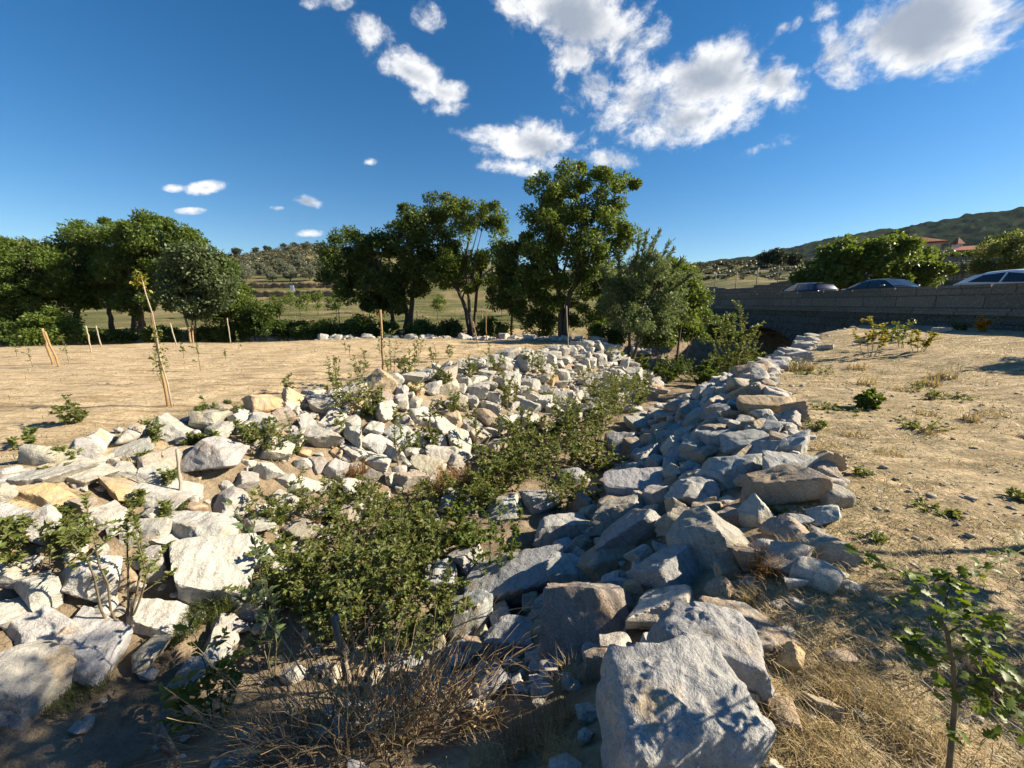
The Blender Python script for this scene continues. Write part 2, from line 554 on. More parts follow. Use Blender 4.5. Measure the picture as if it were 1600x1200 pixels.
def mat_ground():
    m, nt, p = material('ground')
    t = nt.new('ShaderNodeTexCoord')
    vec = t.outputs['Object']
    at = nt.new('ShaderNodeAttribute', attribute_name='zone')
    sp = nt.new('ShaderNodeSeparateColor')
    nt.l.new(at.outputs['Color'], sp.inputs[0])
    meadow, soil, litter = sp.outputs[0], sp.outputs[1], sp.outputs[2]
    big = nt.noise(vec, .35, 4, .55)
    mid = nt.noise(vec, 2.2, 6, .65)
    fine = nt.noise(vec, 24, 5, .7)
    sand = nt.mix(nt.step(mid, .30, .70), rgb(.44, .33, .20), rgb(.60, .475, .305))
    sand = nt.mix(nt.math('MULTIPLY', nt.step(fine, .38, .62), .45), rgb(.25, .18, .105), sand) if False else nt.mix(nt.math('MULTIPLY', nt.step(nt.noise(vec, 13, 6, .75), .50, .38), .55), sand, rgb(.19, .14, .08))
    # raked furrows run across the field, their shadow streaks painted dark
    fv = nt.vmath('MULTIPLY', nt.vmath('ADD', vec, nt.vmath('SCALE', (1, 1, 0), scale=0.0)), (.55, 4.2, 1))
    fur = nt.noise(fv, 1.3, 5, .62, .4)
    sand = nt.mix(nt.math('MULTIPLY', nt.step(fur, .50, .63), .72), sand, rgb(.25, .175, .09))
    # thin dry grass and weeds lying on the soil
    lit1 = nt.noise(nt.vmath('MULTIPLY', vec, (1.0, 2.2, 1)), 2.6, 7, .72, .6)
    lm = nt.math('MULTIPLY', nt.step(lit1, .40, .58), litter)
    straw = nt.mix(nt.step(nt.noise(vec, 30, 4, .7), .35, .65), rgb(.11, .095, .055), rgb(.33, .275, .17))
    sand = nt.mix(nt.math('MULTIPLY', lm, .75), sand, straw)
    grn = nt.math('MULTIPLY', nt.step(nt.noise(vec, 1.1, 6, .7), .56, .68), litter)
    sand = nt.mix(nt.math('MULTIPLY', grn, .75), sand, rgb(.11, .11, .05))
    dark = nt.mix(nt.step(mid, .35, .65), rgb(.17, .13, .085), rgb(.33, .26, .18))
    c = nt.mix(soil, sand, dark)
    md = nt.mix(nt.step(nt.noise(nt.vmath('MULTIPLY', vec, (.2, 1, 1)), .55, 6, .7), .34, .66), rgb(.070, .085, .026), rgb(.150, .135, .058))
    md = nt.mix(nt.math('MULTIPLY', nt.step(nt.noise(vec, .16, 5, .6), .47, .64), .8), md, rgb(.27, .21, .115))
    c = nt.mix(meadow, c, md)
    nt.put(p.inputs['Base Color'], c)
    p.inputs['Roughness'].default_value = .95
    p.inputs['Specular IOR Level'].default_value = .1
    h = nt.math('ADD', nt.math('MULTIPLY', mid, 1.0), nt.math('ADD', nt.math('MULTIPLY', fine, .45), nt.math('MULTIPLY', fur, 1.2)))
    h = nt.math('ADD', h, nt.math('MULTIPLY', nt.noise(vec, 95, 3, .7), .12))
    bump(nt, p, h, 1.0, .085)
    return m


# ------------------------------------------------------------------ ground sheet
def build_ground():
    N = 860
    s = np.linspace(-1, 1, N)
    A, k = 2.6, 7.9
    gx = A * np.sinh(k * s) + 1.0
    gy = A * np.sinh(k * s) + 4.0
    gx = np.clip(gx, -2550, 2550); gy = np.clip(gy, -2550, 2550)
    X, Y = np.meshgrid(gx, gy)
    Z, d = land(X, Y)
    v = np.stack([X.ravel(), Y.ravel(), Z.ravel()], 1)
    i, j = np.meshgrid(np.arange(N - 1), np.arange(N - 1), indexing='ij')
    q = np.stack([i * N + j, i * N + j + 1, (i + 1) * N + j + 1, (i + 1) * N + j], -1).reshape(-1, 4)
    o = mesh_obj('ground', v, q, mat_ground())
    o['kind'] = 'structure'
    ca = o.data.color_attributes.new('zone', 'FLOAT_COLOR', 'POINT')
    p = v * np.array([1, 1, 0])
    nz = fbm(p * 0.8, 3, 40).reshape(X.shape)
    meadow = np.clip(sstep(Y + nz * 1.2, 24, 27) * (d < 0.5), 0, 1)
    meadow = np.maximum(meadow, sstep(X + nz, 26, 30) * (d < 0))
    soil = sstep(d + nz * .3, 0.1, 0.9)
    # litter: the bank on this side, and a margin along the stones of the field
    right = (X > (Y * 0.35 - 0.5)) & (Y < 24) & (Y > -20)
    litter = np.where((d < 0) & right, 0.85 + 0.45 * sstep(2.2 - np.hypot(X - 1.7, Y - 1.6), 0, 1.4) + .25 * sstep(d, -1.4, -.2), 0)
    litter = np.maximum(litter, np.where((d < 0) & ~right & (Y < 20), 0.75 * sstep(d + nz * .4, -1.3, -0.2), 0))
    litter = np.maximum(litter, 0.6 * sstep(Y - 0.35 * X + nz, 2.0, 0.3) * (X < 0) * (d < 0))
    buf = np.stack([meadow.ravel(), soil.ravel(), np.clip(litter, 0, 1).ravel(), np.ones(X.size)], 1).astype(np.float32)
    ca.data.foreach_set('color', buf.ravel())
    return o


build_ground()
m_w, nt_w, p_w = material('river_water')
p_w.inputs['Base Color'].default_value = rgb(.02, .025, .018)
p_w.inputs['Roughness'].default_value = .12
tcw = nt_w.new('ShaderNodeTexCoord')
bump(nt_w, p_w, nt_w.noise(tcw.outputs['Object'], 3, 3, .5), .1, .02)
rv = MB()
rv.add([(-120, 12, -2.28), (60, 21, -2.28), (60, 40, -2.28), (-120, 24, -2.28)], np.array([(0, 1, 2, 3)]))
rv.build('river', m_w)['kind'] = 'structure'


# ------------------------------------------------------------------ mountain behind the village
def build_mountain():
    na, nr = 620, 150
    az = np.radians(np.linspace(14, 82, na))
    rr = np.linspace(500, 2300, nr)
    AZ, RR = np.meshgrid(az, rr)
    u = 800 + FPX * np.tan(AZ) * 1.0
    ridge_v = np.interp(u, [900, 1060, 1110, 1160, 1230, 1310, 1400, 1480, 1540, 1600, 1700, 2000, 3000], [428, 416, 411, 405, 388, 373, 361, 346, 338, 330, 318, 300, 300])
    RD = 1500.0
    hh = (474 - ridge_v) / FPX * RD * np.cos(AZ) * 1.03 + 2
    prof = np.interp(RR, [500, 800, 1100, RD, 1900, 2300], [0.0, .16, .50, 1.0, .8, .5])
    X, Y = RR * np.sin(AZ), RR * np.cos(AZ)
    p = np.stack([X.ravel(), Y.ravel(), np.zeros(X.size)], 1)
    rid = fbm(p * .0042, 4, 60).reshape(X.shape)
    Z = hh * prof * (1 + .16 * rid * (1 - np.exp(-((RR - RD) / 350) ** 2)))
    can = fbm(p * .055, 3, 71).reshape(X.shape)
    Z = Z + np.maximum(can, -.3) * 5.5 * sstep(RR, 650, 900) - 6
    v = np.stack([X.ravel(), Y.ravel(), Z.ravel()], 1)
    i, j = np.meshgrid(np.arange(nr - 1), np.arange(na - 1), indexing='ij')
    q = np.stack([i * na + j, i * na + j + 1, (i + 1) * na + j + 1, (i + 1) * na + j], -1).reshape(-1, 4)
    m, nt, pp = material('mountain_woods')
    t = nt.new('ShaderNodeTexCoord')
    c = nt.mix(nt.step(nt.noise(t.outputs['Object'], .006, 6, .65), .42, .62), rgb(.020, .034, .018), rgb(.055, .058, .032))
    c = nt.mix(nt.step(nt.noise(t.outputs['Object'], .07, 4, .6), .40, .60), c, rgb(.022, .034, .014))
    nt.put(pp.inputs['Base Color'], c)
    pp.inputs['Roughness'].default_value = 1
    pp.inputs['Specular IOR Level'].default_value = 0
    bump(nt, pp, nt.noise(t.outputs['Object'], .12, 4, .7), 1.0, 6)
    mesh_obj('mountain', v, q, m)['kind'] = 'structure'


build_mountain()
# ------------------------------------------------------------------ bridge, road and walls
def mat_masonry(name, c1, c2, bw=1.3, bh=.5, axes=(1, 2), mortar=.03):
    m, nt, p = material(name)
    t = nt.new('ShaderNodeTexCoord')
    s = nt.new('ShaderNodeSeparateXYZ'); nt.l.new(t.outputs['Object'], s.inputs[0])
    c = nt.new('ShaderNodeCombineXYZ'); nt.l.new(s.outputs[axes[0]], c.inputs[0]); nt.l.new(s.outputs[axes[1]], c.inputs[1])
    b = nt.new('ShaderNodeTexBrick')
    nt.l.new(nt.vmath('ADD', c.outputs[0], nt.vmath('SCALE', nt.new('ShaderNodeTexNoise').outputs[1], scale=.05)), b.inputs['Vector'])
    b.inputs['Scale'].default_value = 1.0
    b.inputs['Brick Width'].default_value = bw
    b.inputs['Row Height'].default_value = bh
    b.inputs['Mortar Size'].default_value = mortar
    b.inputs['Color1'].default_value = rgb(*c1); b.inputs['Color2'].default_value = rgb(*c2)
    b.inputs['Mortar'].default_value = rgb(c1[0] * .45, c1[1] * .45, c1[2] * .45)
    n = nt.noise(t.outputs['Object'], 1.6, 7, .7)
    col = nt.mix(nt.math('MULTIPLY', nt.step(n, .45, .68), .6), b.outputs[0], rgb(.10, .095, .08))
    col = nt.mix(nt.math('MULTIPLY', nt.step(nt.noise(t.outputs['Object'], 18, 4, .7), .5, .65), .4), col, rgb(.40, .37, .31))
    nt.put(p.inputs['Base Color'], col)
    p.inputs['Roughness'].default_value = .92
    h = nt.math('ADD', nt.math('MULTIPLY', b.outputs[1], -.8), nt.math('MULTIPLY', nt.noise(t.outputs['Object'], 14, 5, .7), .5))
    bump(nt, p, h, .9, .05)
    return m


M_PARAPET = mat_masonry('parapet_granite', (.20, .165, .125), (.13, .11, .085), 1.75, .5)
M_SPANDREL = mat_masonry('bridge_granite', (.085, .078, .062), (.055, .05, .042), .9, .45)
M_WALLSTONE = mat_masonry('field_wall_stone', (.20, .18, .15), (.14, .13, .11), .6, .3, axes=(0, 2))

BX = 18.0
bridge = thing('stone_bridge', 'long granite road bridge with round arches and a block parapet, beside the parked cars', 'bridge', (BX, 24, 0))


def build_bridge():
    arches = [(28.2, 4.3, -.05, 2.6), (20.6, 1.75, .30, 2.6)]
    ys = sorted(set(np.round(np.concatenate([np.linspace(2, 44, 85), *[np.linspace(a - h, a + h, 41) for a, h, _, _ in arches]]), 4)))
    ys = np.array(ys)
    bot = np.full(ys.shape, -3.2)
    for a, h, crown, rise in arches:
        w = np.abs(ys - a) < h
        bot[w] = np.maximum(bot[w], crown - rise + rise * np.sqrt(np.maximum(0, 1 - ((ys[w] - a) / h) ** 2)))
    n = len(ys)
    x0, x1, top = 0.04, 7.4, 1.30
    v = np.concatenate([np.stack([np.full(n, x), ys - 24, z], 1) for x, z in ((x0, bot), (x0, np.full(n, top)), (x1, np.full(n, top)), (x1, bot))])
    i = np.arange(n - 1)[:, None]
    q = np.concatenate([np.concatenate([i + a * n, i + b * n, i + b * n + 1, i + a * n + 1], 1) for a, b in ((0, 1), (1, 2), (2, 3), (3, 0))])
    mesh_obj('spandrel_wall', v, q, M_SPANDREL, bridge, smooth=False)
    for a, h, crown, rise in arches:      # voussoir
        mb = MB()      # voussoirs a little proud of the wall
        k = 25 if h > 2 else 13
        th = np.linspace(0, math.pi, k + 1)
        for j in range(k):
            t0, t1 = th[j] + .006, th[j + 1] - .006
            P = []
            for xx in (-0.02, .5):
                for (t, e) in ((t0, .004), (t1, .004), (t1, .52), (t0, .52)):
                    P.append((xx, a - 24 + (h + e) * math.cos(t), crown - rise + (rise + e) * math.sin(t)))
            mb.add(P, np.array([(0, 1, 2, 3), (7, 6, 5, 4), (0, 4, 5, 1), (1, 5, 6, 2), (2, 6, 7, 3), (3, 7, 4, 0)]))
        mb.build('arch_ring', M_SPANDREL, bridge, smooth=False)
    sc = MB(); sc.box((0.2, -1, 1.27), (.56, 42, .14)); sc.build('string_course', M_PARAPET, bridge, smooth=False)
    rng = np.random.default_rng(4)
    pb, cp = MB(), MB()
    y = -22.0
    while y < 20:
        L = rng.uniform(1.5, 2.4)
        pb.box((.22 + rng.uniform(-.008, .008), y + L / 2, 1.345 + .45), (.40, L - .012, .90))
        L2 = L
        cp.box((.22 + rng.uniform(-.01, .01), y + L / 2, 2.25 + .055 + rng.uniform(-.008, .008)), (.50, L2 - .014, .118), taper=.96)
        y += L
    pb.build('parapet', M_PARAPET, bridge, smooth=False)
    cp.build('coping', M_PARAPET, bridge, smooth=False)


build_bridge()
rd = MB(); rd.box((BX + 4.0, 23, 1.48), (6.8, 42, .14))
rd.build('road', mat_rough('asphalt', (.045, .045, .047), (.065, .063, .06), 20, .9, .4, .01))['kind'] = 'structure'


# ------------------------------------------------------------------ cars
def paint(name, c, met=.3):
    m, nt, p = material(name)
    t = nt.new('ShaderNodeTexCoord')
    nt.put(p.inputs['Base Color'], nt.mix(nt.math('MULTIPLY', nt.noise(t.outputs['Object'], 3, 4, .6), .25), rgb(*c), rgb(c[0] * .7 + .06, c[1] * .7 + .055, c[2] * .7 + .045)))
    p.inputs['Metallic'].default_value = met
    p.inputs['Roughness'].default_value = .28
    p.inputs['Coat Weight'].default_value = .6
    return m


m_glass, nt_g, p_g = material('car_glass')
p_g.inputs['Base Color'].default_value = rgb(.015, .018, .02)
p_g.inputs['Roughness'].default_value = .04
p_g.inputs['Specular IOR Level'].default_value = .8
M_TYRE = mat_rough('tyre_rubber', (.02, .02, .02), (.03, .03, .03), 20, .8, .2, .004)
M_ALLOY = mat_rough('alloy', (.45, .45, .46), (.55, .55, .56), 30, .35, 0)
M_LAMP = mat_rough('lamp_lens', (.65, .65, .66), (.8, .8, .8), 30, .15, 0)
M_TAIL = mat_rough('tail_lens', (.35, .02, .02), (.45, .03, .02), 30, .2, 0)


def loft(mb, stations, half_w, rounding=True):
    """stations: (x, z_low, z_high); half_w(x) -> (low, high) half widths"""
    rings = []
    for (x, zl, zh) in stations:
        wl, wh = half_w(x)
        rings.append([(x, -wl, zl), (x, -wl * 1.0, zl + (zh - zl) * .45), (x, -(wh + .03), zl + (zh - zl) * .8), (x, -wh * .86, zh), (x, 0, zh + .025), (x, wh * .86, zh), (x, wh + .03, zl + (zh - zl) * .8), (x, wl, zl + (zh - zl) * .45), (x, wl, zl)])
    v = np.array(rings).reshape(-1, 3)
    k = len(rings[0]); n = len(rings)
    f = [(a * k + b, a * k + (b + 1) % k, (a + 1) * k + (b + 1) % k, (a + 1) * k + b) for a in range(n - 1) for b in range(k)]
    f += [tuple(range(k))[::-1], tuple(range((n - 1) * k, n * k))]
    mb.add(v, f)


def car(label, x, y, facing, paint_mat, kind):
    """facing +1: nose towards +Y; the car's own x runs nose-ward"""
    t = thing('parked_car', label, 'car', (x, y, 1.55), math.pi / 2 if facing > 0 else -math.pi / 2, 'cars parked behind the bridge parapet')
    if kind == 'sedan':
        body = [(-2.28, .42, .88), (-2.2, .25, .98), (-1.6, .2, 1.0), (-.6, .2, .95), (.8, .2, .93), (1.6, .2, .84), (2.1, .22, .72), (2.28, .32, .58)]
        roof = [(-1.75, .98), (-1.05, 1.34), (-.55, 1.43), (.05, 1.44), (.45, 1.38), (1.25, .95)]
    elif kind == 'suv':
        body = [(-2.2, .45, .95), (-2.12, .28, 1.06), (-1.5, .24, 1.08), (-.6, .24, 1.03), (.8, .24, 1.0), (1.6, .24, .95), (2.05, .26, .82), (2.2, .36, .66)]
        roof = [(-2.0, 1.05), (-1.5, 1.44), (-.9, 1.55), (-.2, 1.58), (.35, 1.52), (1.2, 1.02)]
    else:
        body = [(-2.2, .40, .96), (-2.16, .25, 1.0), (-1.5, .2, 1.0), (-.6, .2, .97), (.8, .2, .95), (1.6, .2, .88), (2.1, .22, .76), (2.25, .34, .6)]
        roof = [(-2.14, .99), (-1.9, 1.40), (-1.2, 1.50), (0, 1.50), (.35, 1.46), (1.25, .97)]
    mb = MB()
    loft(mb, body, lambda q: (.88 - .10 * max(0, abs(q) - 1.5), .86 - .14 * max(0, abs(q) - 1.4)))
    b = mb.build('body', paint_mat, t)
    bv = b.modifiers.new('edge', 'BEVEL'); bv.width = .05; bv.segments = 3; bv.limit_method = 'ANGLE'
    xs = np.linspace(roof[0][0], roof[-1][0], 26)
    zs = np.interp(xs, [r[0] for r in roof], [r[1] for r in roof])
    zs = np.convolve(np.pad(zs, 1, mode='edge'), [.2, .6, .2], 'valid')
    zb = np.interp(xs, [q[0] for q in body], [q[2] for q in body]) - .03
    hw = lambda z, base: .80 - .24 * np.clip((z - base) / .55, 0, 1.1)
    # roof skin and pillars: one shell with window openings set as dark glass just proud of it
    cab = MB()
    rings = []
    for X_, Z_, B_ in zip(xs, zs, zb):
        Z_ = max(Z_, B_ + .03)
        w1 = float(hw(Z_, B_)); 
        rings.append([(X_, -.82, B_), (X_, -w1 - .02, Z_ - .06), (X_, -w1 + .10, Z_), (X_, 0, Z_ + .03), (X_, w1 - .10, Z_), (X_, w1 + .02, Z_ - .06), (X_, .82, B_)])
    v = np.array(rings).reshape(-1, 3); k = 7; n = len(rings)
    cab.add(v, [(a * k + c, a * k + c + 1, (a + 1) * k + c + 1, (a + 1) * k + c) for a in range(n - 1) for c in range(k - 1)])
    cab.build('roof', paint_mat, t)

    def pane(mb2, pts2, side):
        """window on the flank from (x, height share 0..1) corners"""
        vv = []
        for (px_, s) in pts2:
            zr, zb_ = float(np.interp(px_, xs, zs)) - .07, float(np.interp(px_, xs, zb)) + .03
            w1 = float(hw(zr + .07, zb_ - .03)) + .02
            wz = .82 + (w1 - .82) * s
            vv.append((px_, side * (wz + .012), zb_ + (zr - zb_) * s))
        mb2.add(vv, [tuple(range(len(vv)))])
    r0, r1 = roof[0][0], roof[-1][0]
    mid = -.25
    for side in (-1, 1):
        g = MB()
        pane(g, [(r0 + .55, .08), (mid - .05, .04), (mid - .05, .93), (r0 + .95, .88)], side)
        pane(g, [(mid + .03, .04), (r1 - .30, .03), (r1 - .82, .90), (mid + .03, .93)], side)
        g.build('side_window', m_glass, t, smooth=False)
        mr = MB(); mr.box((r1 - .42, side * .95, 1.02), (.12, .2, .13)); o = mr.build('wing_mirror', paint_mat, t)
        bv = o.modifiers.new('edge', 'BEVEL'); bv.width = .03; bv.segments = 2

    def screen(name, i0, i1, lift):
        a, c = rings[i0], rings[i1]
        mm = MB()
        vv = [(a[1][0], a[2][1] * .98 if False else -.70, a[2][2]), (a[1][0], .70, a[2][2]), (c[1][0], .56, c[2][2]), (c[1][0], -.56, c[2][2])]
        vv = [(p0 + lift, p1, p2 + .022) for p0, p1, p2 in vv]
        cx = [(vv[0][0], 0, vv[0][2] + .022), (vv[2][0], 0, vv[2][2] + .022)]
        mm.add([vv[0], cx[0], cx[1], vv[3], vv[1], vv[2]], [(0, 1, 2, 3), (1, 4, 5, 2)])
        mm.build(name, m_glass, t, smooth=False)
    top_i = [i for i, z_ in enumerate(zs) if z_ > zs.max() - .07]
    screen('windscreen', n - 2, top_i[-1], .015)
    screen('rear_window', 2, top_i[0], -.015)
    for sx in (-1.38, 1.36):
        for sy in (-1, 1):
            w = MB()
            w.tube([(sx, sy * .70, .32), (sx, sy * .72, .32), (sx, sy * .88, .32), (sx, sy * .905, .32)], [.27, .32, .32, .28], 24)
            wheel = w.build('wheel', M_TYRE, t)
            rm = MB(); rm.tube([(sx, sy * .89, .32), (sx, sy * .915, .32)], [.21, .19], 18); rm.build('rim', M_ALLOY, wheel)
    for sy in (-1, 1):
        h = MB(); h.box((2.12, sy * .62, .70), (.20, .34, .13), 0); o = h.build('headlight', M_LAMP, t); bv = o.modifiers.new('e', 'BEVEL'); bv.width = .03; bv.segments = 2
        h = MB(); h.box((-2.19, sy * .68, .85), (.10, .26, .15)); o = h.build('tail_light', M_TAIL, t)
    return t


wc = car('white car parked behind the parapet with its roof in the sun', 21.1, 16.5, -1, paint('white_paint', (.72, .73, .74), 0), 'suv')
wc.scale = (1, 1, .93)
car('low black saloon car parked in the middle of the three', 21.0, 22.6, -1, paint('black_paint', (.02, .02, .024), .2), 'sedan')
car('dark blue hatchback parked at the far end of the parapet', 21.0, 28.9, 1, paint('blue_paint', (.02, .028, .06), .3), 'hatch')


# ------------------------------------------------------------------ trees
def ellipsoid_points(rng, n):
    d = unit(rng.normal(size=(n, 3)))
    return d


def crown_clumps(rng, env, n):
    """clump centres spread over the lobes env [(c, r)] with c, r 3-vectors; more near their skins"""
    vol = np.array([np.prod(r) ** (2 / 3) for _, r in env]); vol /= vol.sum()
    out = []
    while len(out) < n:
        c, r = env[rng.choice(len(env), p=vol)]
        d = unit(rng.normal(size=3))
        q = rng.uniform(.25, 1) ** .45
        out.append(c + d * r * q * .93)
    return np.array(out)


def leaves_in_clumps(mb, rng, cl, rad, per, L, droop=0.0, up=.6, wr=.55, six=False):
    N = len(cl) * per
    c = np.repeat(cl, per, 0)
    rr = np.repeat(np.broadcast_to(rad, (len(cl),)), per)
    d = unit(rng.normal(size=(N, 3)))
    q = rng.uniform(0, 1, N) ** .42
    sq = np.repeat(rng.uniform(.55, 1.0, len(cl)), per)
    pos = c + d * (rr * q)[:, None] * np.stack([np.ones(N), np.ones(N), sq], 1)
    axis = unit(d * .7 + rng.normal(size=(N, 3)) * .6 + np.array([0, 0, -droop]))
    nrm = unit(rng.normal(size=(N, 3)) * .75 + np.array([0, 0, up]) + d * .35)
    leaf_mesh(mb, pos, axis, nrm, L * rng.uniform(.65, 1.25, N), wr, six)


def limb(mb, rng, a, b, r0, r1, sag=.12, k=6, sides=6):
    a, b = np.array(a, float), np.array(b, float)
    t = np.linspace(0, 1, k)[:, None]
    L = np.linalg.norm(b - a)
    bend = rng.normal(size=3) * sag * L * .5
    mid = np.array([0, 0, sag * L * .4])
    p = a + (b - a) * t + (bend + mid) * (np.sin(t * math.pi))
    p[1:-1] += rng.normal(size=(k - 2, 3)) * L * .012
    mb.tube(p, np.linspace(r0, r1, k), sides, cap=False)
    return p


def tree(name, label, y, env_px, trunks, leafmat, n_cl=80, per=260, L=.17, cr=.62, seed=1, cat='tree', group=None, deep=.9, droop=.1, trunk_r=.16, bark=None, ylist=None, limbs=16, wr=.55):
    """env_px: lobes as photo pixels (u, v, ru, rv) at y metres; trunks: [[(u, v) ... base first]]"""
    rng = np.random.default_rng(seed)
    base = at_depth(trunks[0][0][0], trunks[0][0][1], y)
    base[2] = gz(base[0], y) - .05
    t = thing(name, label, cat, tuple(base), 0, group)
    env = []
    for i, (u, v, ru, rv) in enumerate(env_px):
        c = at_depth(u, v, y)
        s = y / (FPX * math.cos(PITCH)) * .985
        rx, rz = ru * s, rv * s
        c[1] += rng.uniform(-.35, .35) * rx
        env.append((c - base, np.array([rx, max(rx, rz) * deep, rz])))
    cl = crown_clumps(rng, env, n_cl)
    far_ = rng.random(n_cl) < .14
    ctr = np.mean([c for c, _ in env], 0)
    cl[far_] = ctr + (cl[far_] - ctr) * 1.13
    mb = MB()
    leaves_in_clumps(mb, rng, cl, cr * rng.uniform(.6, 1.25, n_cl) * np.where(far_, .6, 1), int(per * (1.5 if L >= .19 and L < .25 else 1)), L * (.8 if L >= .19 and L < .25 else 1), droop, wr=wr)
    mb.build('crown', leafmat, t)
    tk = MB()
    tops = []
    for k, tr in enumerate(trunks):
        P = []
        for j, (u, v) in enumerate(tr):
            q = at_depth(u, v, y + (0.25 * k * (-1) ** k)) - base
            if j == 0: q[2] = -.1
            P.append(q)
        P = np.array(P)
        tt = np.linspace(0, len(P) - 1, 12)
        P = np.stack([np.interp(tt, np.arange(len(P)), P[:, i]) for i in range(3)], 1)
        P[1:-1] += rng.normal(size=(10, 3)) * .03
        r = trunk_r * (1 if k == 0 else .8) * np.linspace(1, .5, 12); r[0] *= 1.5; r[1] *= 1.15
        tk.tube(P, r, 8)
        tops.append((P, r))
    for i in rng.permutation(len(cl))[:limbs]:
        b = cl[i]
        P, r = min(tops, key=lambda q: np.linalg.norm(q[0][-1] - b))
        below = [j for j in range(5, 12)]
        j = below[int(rng.integers(0, len(below)))]
        limb(tk, rng, P[j], b, r[j] * .6, .018)
    tk.build('trunk', bark or M_BARK, t)
    return t


RIV = 'trees along the far bank of the stream'
tree('ash_tree', 'tallest broad dark green tree, standing alone above the white stones', 21.5,
     [(893, 330, 50, 40), (820, 470, 34, 26), (890, 300, 52, 42), (850, 325, 44, 46), (935, 315, 46, 46), (900, 360, 80, 45), (845, 380, 40, 55), (945, 375, 40, 50), (880, 415, 70, 45), (940, 430, 48, 45), (850, 440, 38, 35), (905, 470, 60, 28)],
     [[(878, 522), (876, 480), (870, 440), (868, 400)], [(879, 500), (890, 460), (908, 430), (915, 390)]], M_LEAF_ASH, 150, 240, .20, .58, 3, trunk_r=.20, group=RIV)
tree('ash_tree', 'low wide dark tree with a pale sunlit top, at the edge of the olive slope', 25,
     [(575, 372, 38, 26), (540, 395, 34, 34), (590, 405, 44, 40), (540, 435, 38, 28), (575, 450, 48, 30), (600, 470, 36, 22)],
     [[(612, 512), (612, 480), (604, 450), (592, 420)]], M_LEAF_POPLAR, 90, 240, .20, .62, 4, trunk_r=.13, group=RIV)
tree('ash_tree', 'dark tree on a forked trunk with a ragged pointed top', 25.5,
     [(658, 345, 34, 32), (685, 322, 24, 24), (640, 385, 36, 40), (680, 375, 36, 42), (655, 425, 40, 30)],
     [[(637, 512), (636, 490), (626, 455), (620, 420)], [(638, 495), (644, 465), (648, 430), (660, 390)]], M_LEAF_POPLAR, 84, 240, .20, .60, 5, trunk_r=.21, group=RIV)
tree('ash_tree', 'open crowned tree on three leaning dark trunks with sky between them', 24.5,
     [(738, 332, 32, 26), (765, 350, 24, 30), (715, 355, 26, 36), (775, 405, 28, 32), (730, 415, 34, 22), (700, 420, 26, 42), (755, 445, 40, 16)],
     [[(735, 512), (728, 480), (714, 450), (708, 400)], [(737, 512), (732, 470), (727, 420), (735, 360)], [(741, 512), (743, 470), (750, 430), (772, 390)]], M_LEAF_ASH, 74, 210, .20, .56, 6, trunk_r=.15, group=RIV)
tree('ash_tree', 'small dense tree squeezed in beside the tallest broad tree', 23,
     [(800, 410, 24, 34), (815, 450, 32, 34), (790, 455, 24, 30), (820, 480, 26, 20)],
     [[(800, 528), (799, 500), (806, 470), (806, 430)]], M_LEAF_POPLAR, 46, 230, .19, .55, 7, trunk_r=.08, group=RIV)
tree('ash_tree', 'huge spreading dark tree with a rounded top, highest of its clump', 24,
     [(250, 372, 52, 34), (215, 385, 38, 34), (285, 395, 34, 36), (250, 415, 60, 40), (205, 425, 44, 36), (250, 455, 60, 24), (210, 465, 40, 22)],
     [[(214, 524), (213, 495), (222, 460), (240, 410)], [(222, 522), (221, 495), (215, 460), (200, 420)]], M_LEAF_ASH, 150, 240, .20, .60, 8, trunk_r=.22, group=RIV)
tree('ash_tree', 'broad dark tree with a flat leafy top and a deep shaded underside', 25,
     [(145, 380, 44, 36), (180, 385, 32, 34), (120, 410, 36, 38), (165, 430, 46, 34), (115, 450, 36, 30), (160, 465, 44, 20)],
     [[(120, 524), (119, 495), (128, 460), (138, 410)], [(176, 518), (172, 490), (165, 460), (168, 420)]], M_LEAF_ASH, 120, 240, .20, .60, 9, trunk_r=.18, group=RIV)
tree('ash_tree', 'wide dome shaped tree sloping down to a sunlit shrub', 23,
     [(20, 412, 52, 36), (65, 425, 42, 38), (-20, 425, 50, 42), (35, 455, 55, 34), (80, 465, 34, 30), (-10, 470, 40, 34), (40, 495, 50, 22)],
     [[(55, 530), (53, 505), (45, 470), (30, 430)]], M_LEAF_ASH, 125, 230, .20, .60, 10, trunk_r=.16, group=RIV)
tree('willow_tree', 'greyish green feathery tree on several thin pale stems', 21,
     [(300, 405, 30, 24), (318, 425, 36, 34), (285, 445, 30, 36), (345, 455, 30, 28), (315, 470, 42, 26)],
     [[(298, 528), (292, 500), (284, 470), (290, 430)], [(299, 528), (298, 500), (304, 460), (308, 420)], [(300, 528), (303, 500), (322, 470), (335, 440)]], M_LEAF_GREYGREEN, 80, 230, .17, .55, 11, trunk_r=.06, bark=M_DRYSTEM, group=RIV)
tree('willow_tree', 'light green leafy tree leaning over the dark bush by the meadow', 22,
     [(352, 440, 24, 34), (362, 470, 24, 24), (338, 480, 26, 24)],
     [[(345, 528), (346, 500), (352, 470), (355, 440)]], M_LEAF_ASH, 44, 220, .17, .5, 12, trunk_r=.05, group=RIV)
tree('willow_bush', 'large silvery willow with stiff upright shoots beside the tallest tree', 17.5,
     [(985, 440, 36, 40), (1010, 465, 44, 40), (960, 470, 32, 36), (1040, 480, 34, 32), (985, 500, 46, 24), (1050, 440, 24, 24), (1022, 500, 36, 22), (1015, 420, 22, 26)],
     [[(985, 540), (985, 510), (985, 470), (988, 430)], [(986, 538), (1000, 500), (1020, 460), (1030, 420)], [(987, 538), (1010, 510), (1035, 480), (1055, 440)]], M_LEAF_WILLOW, 130, 210, .15, .42, 13, trunk_r=.07, droop=.3, wr=.3, group=RIV)
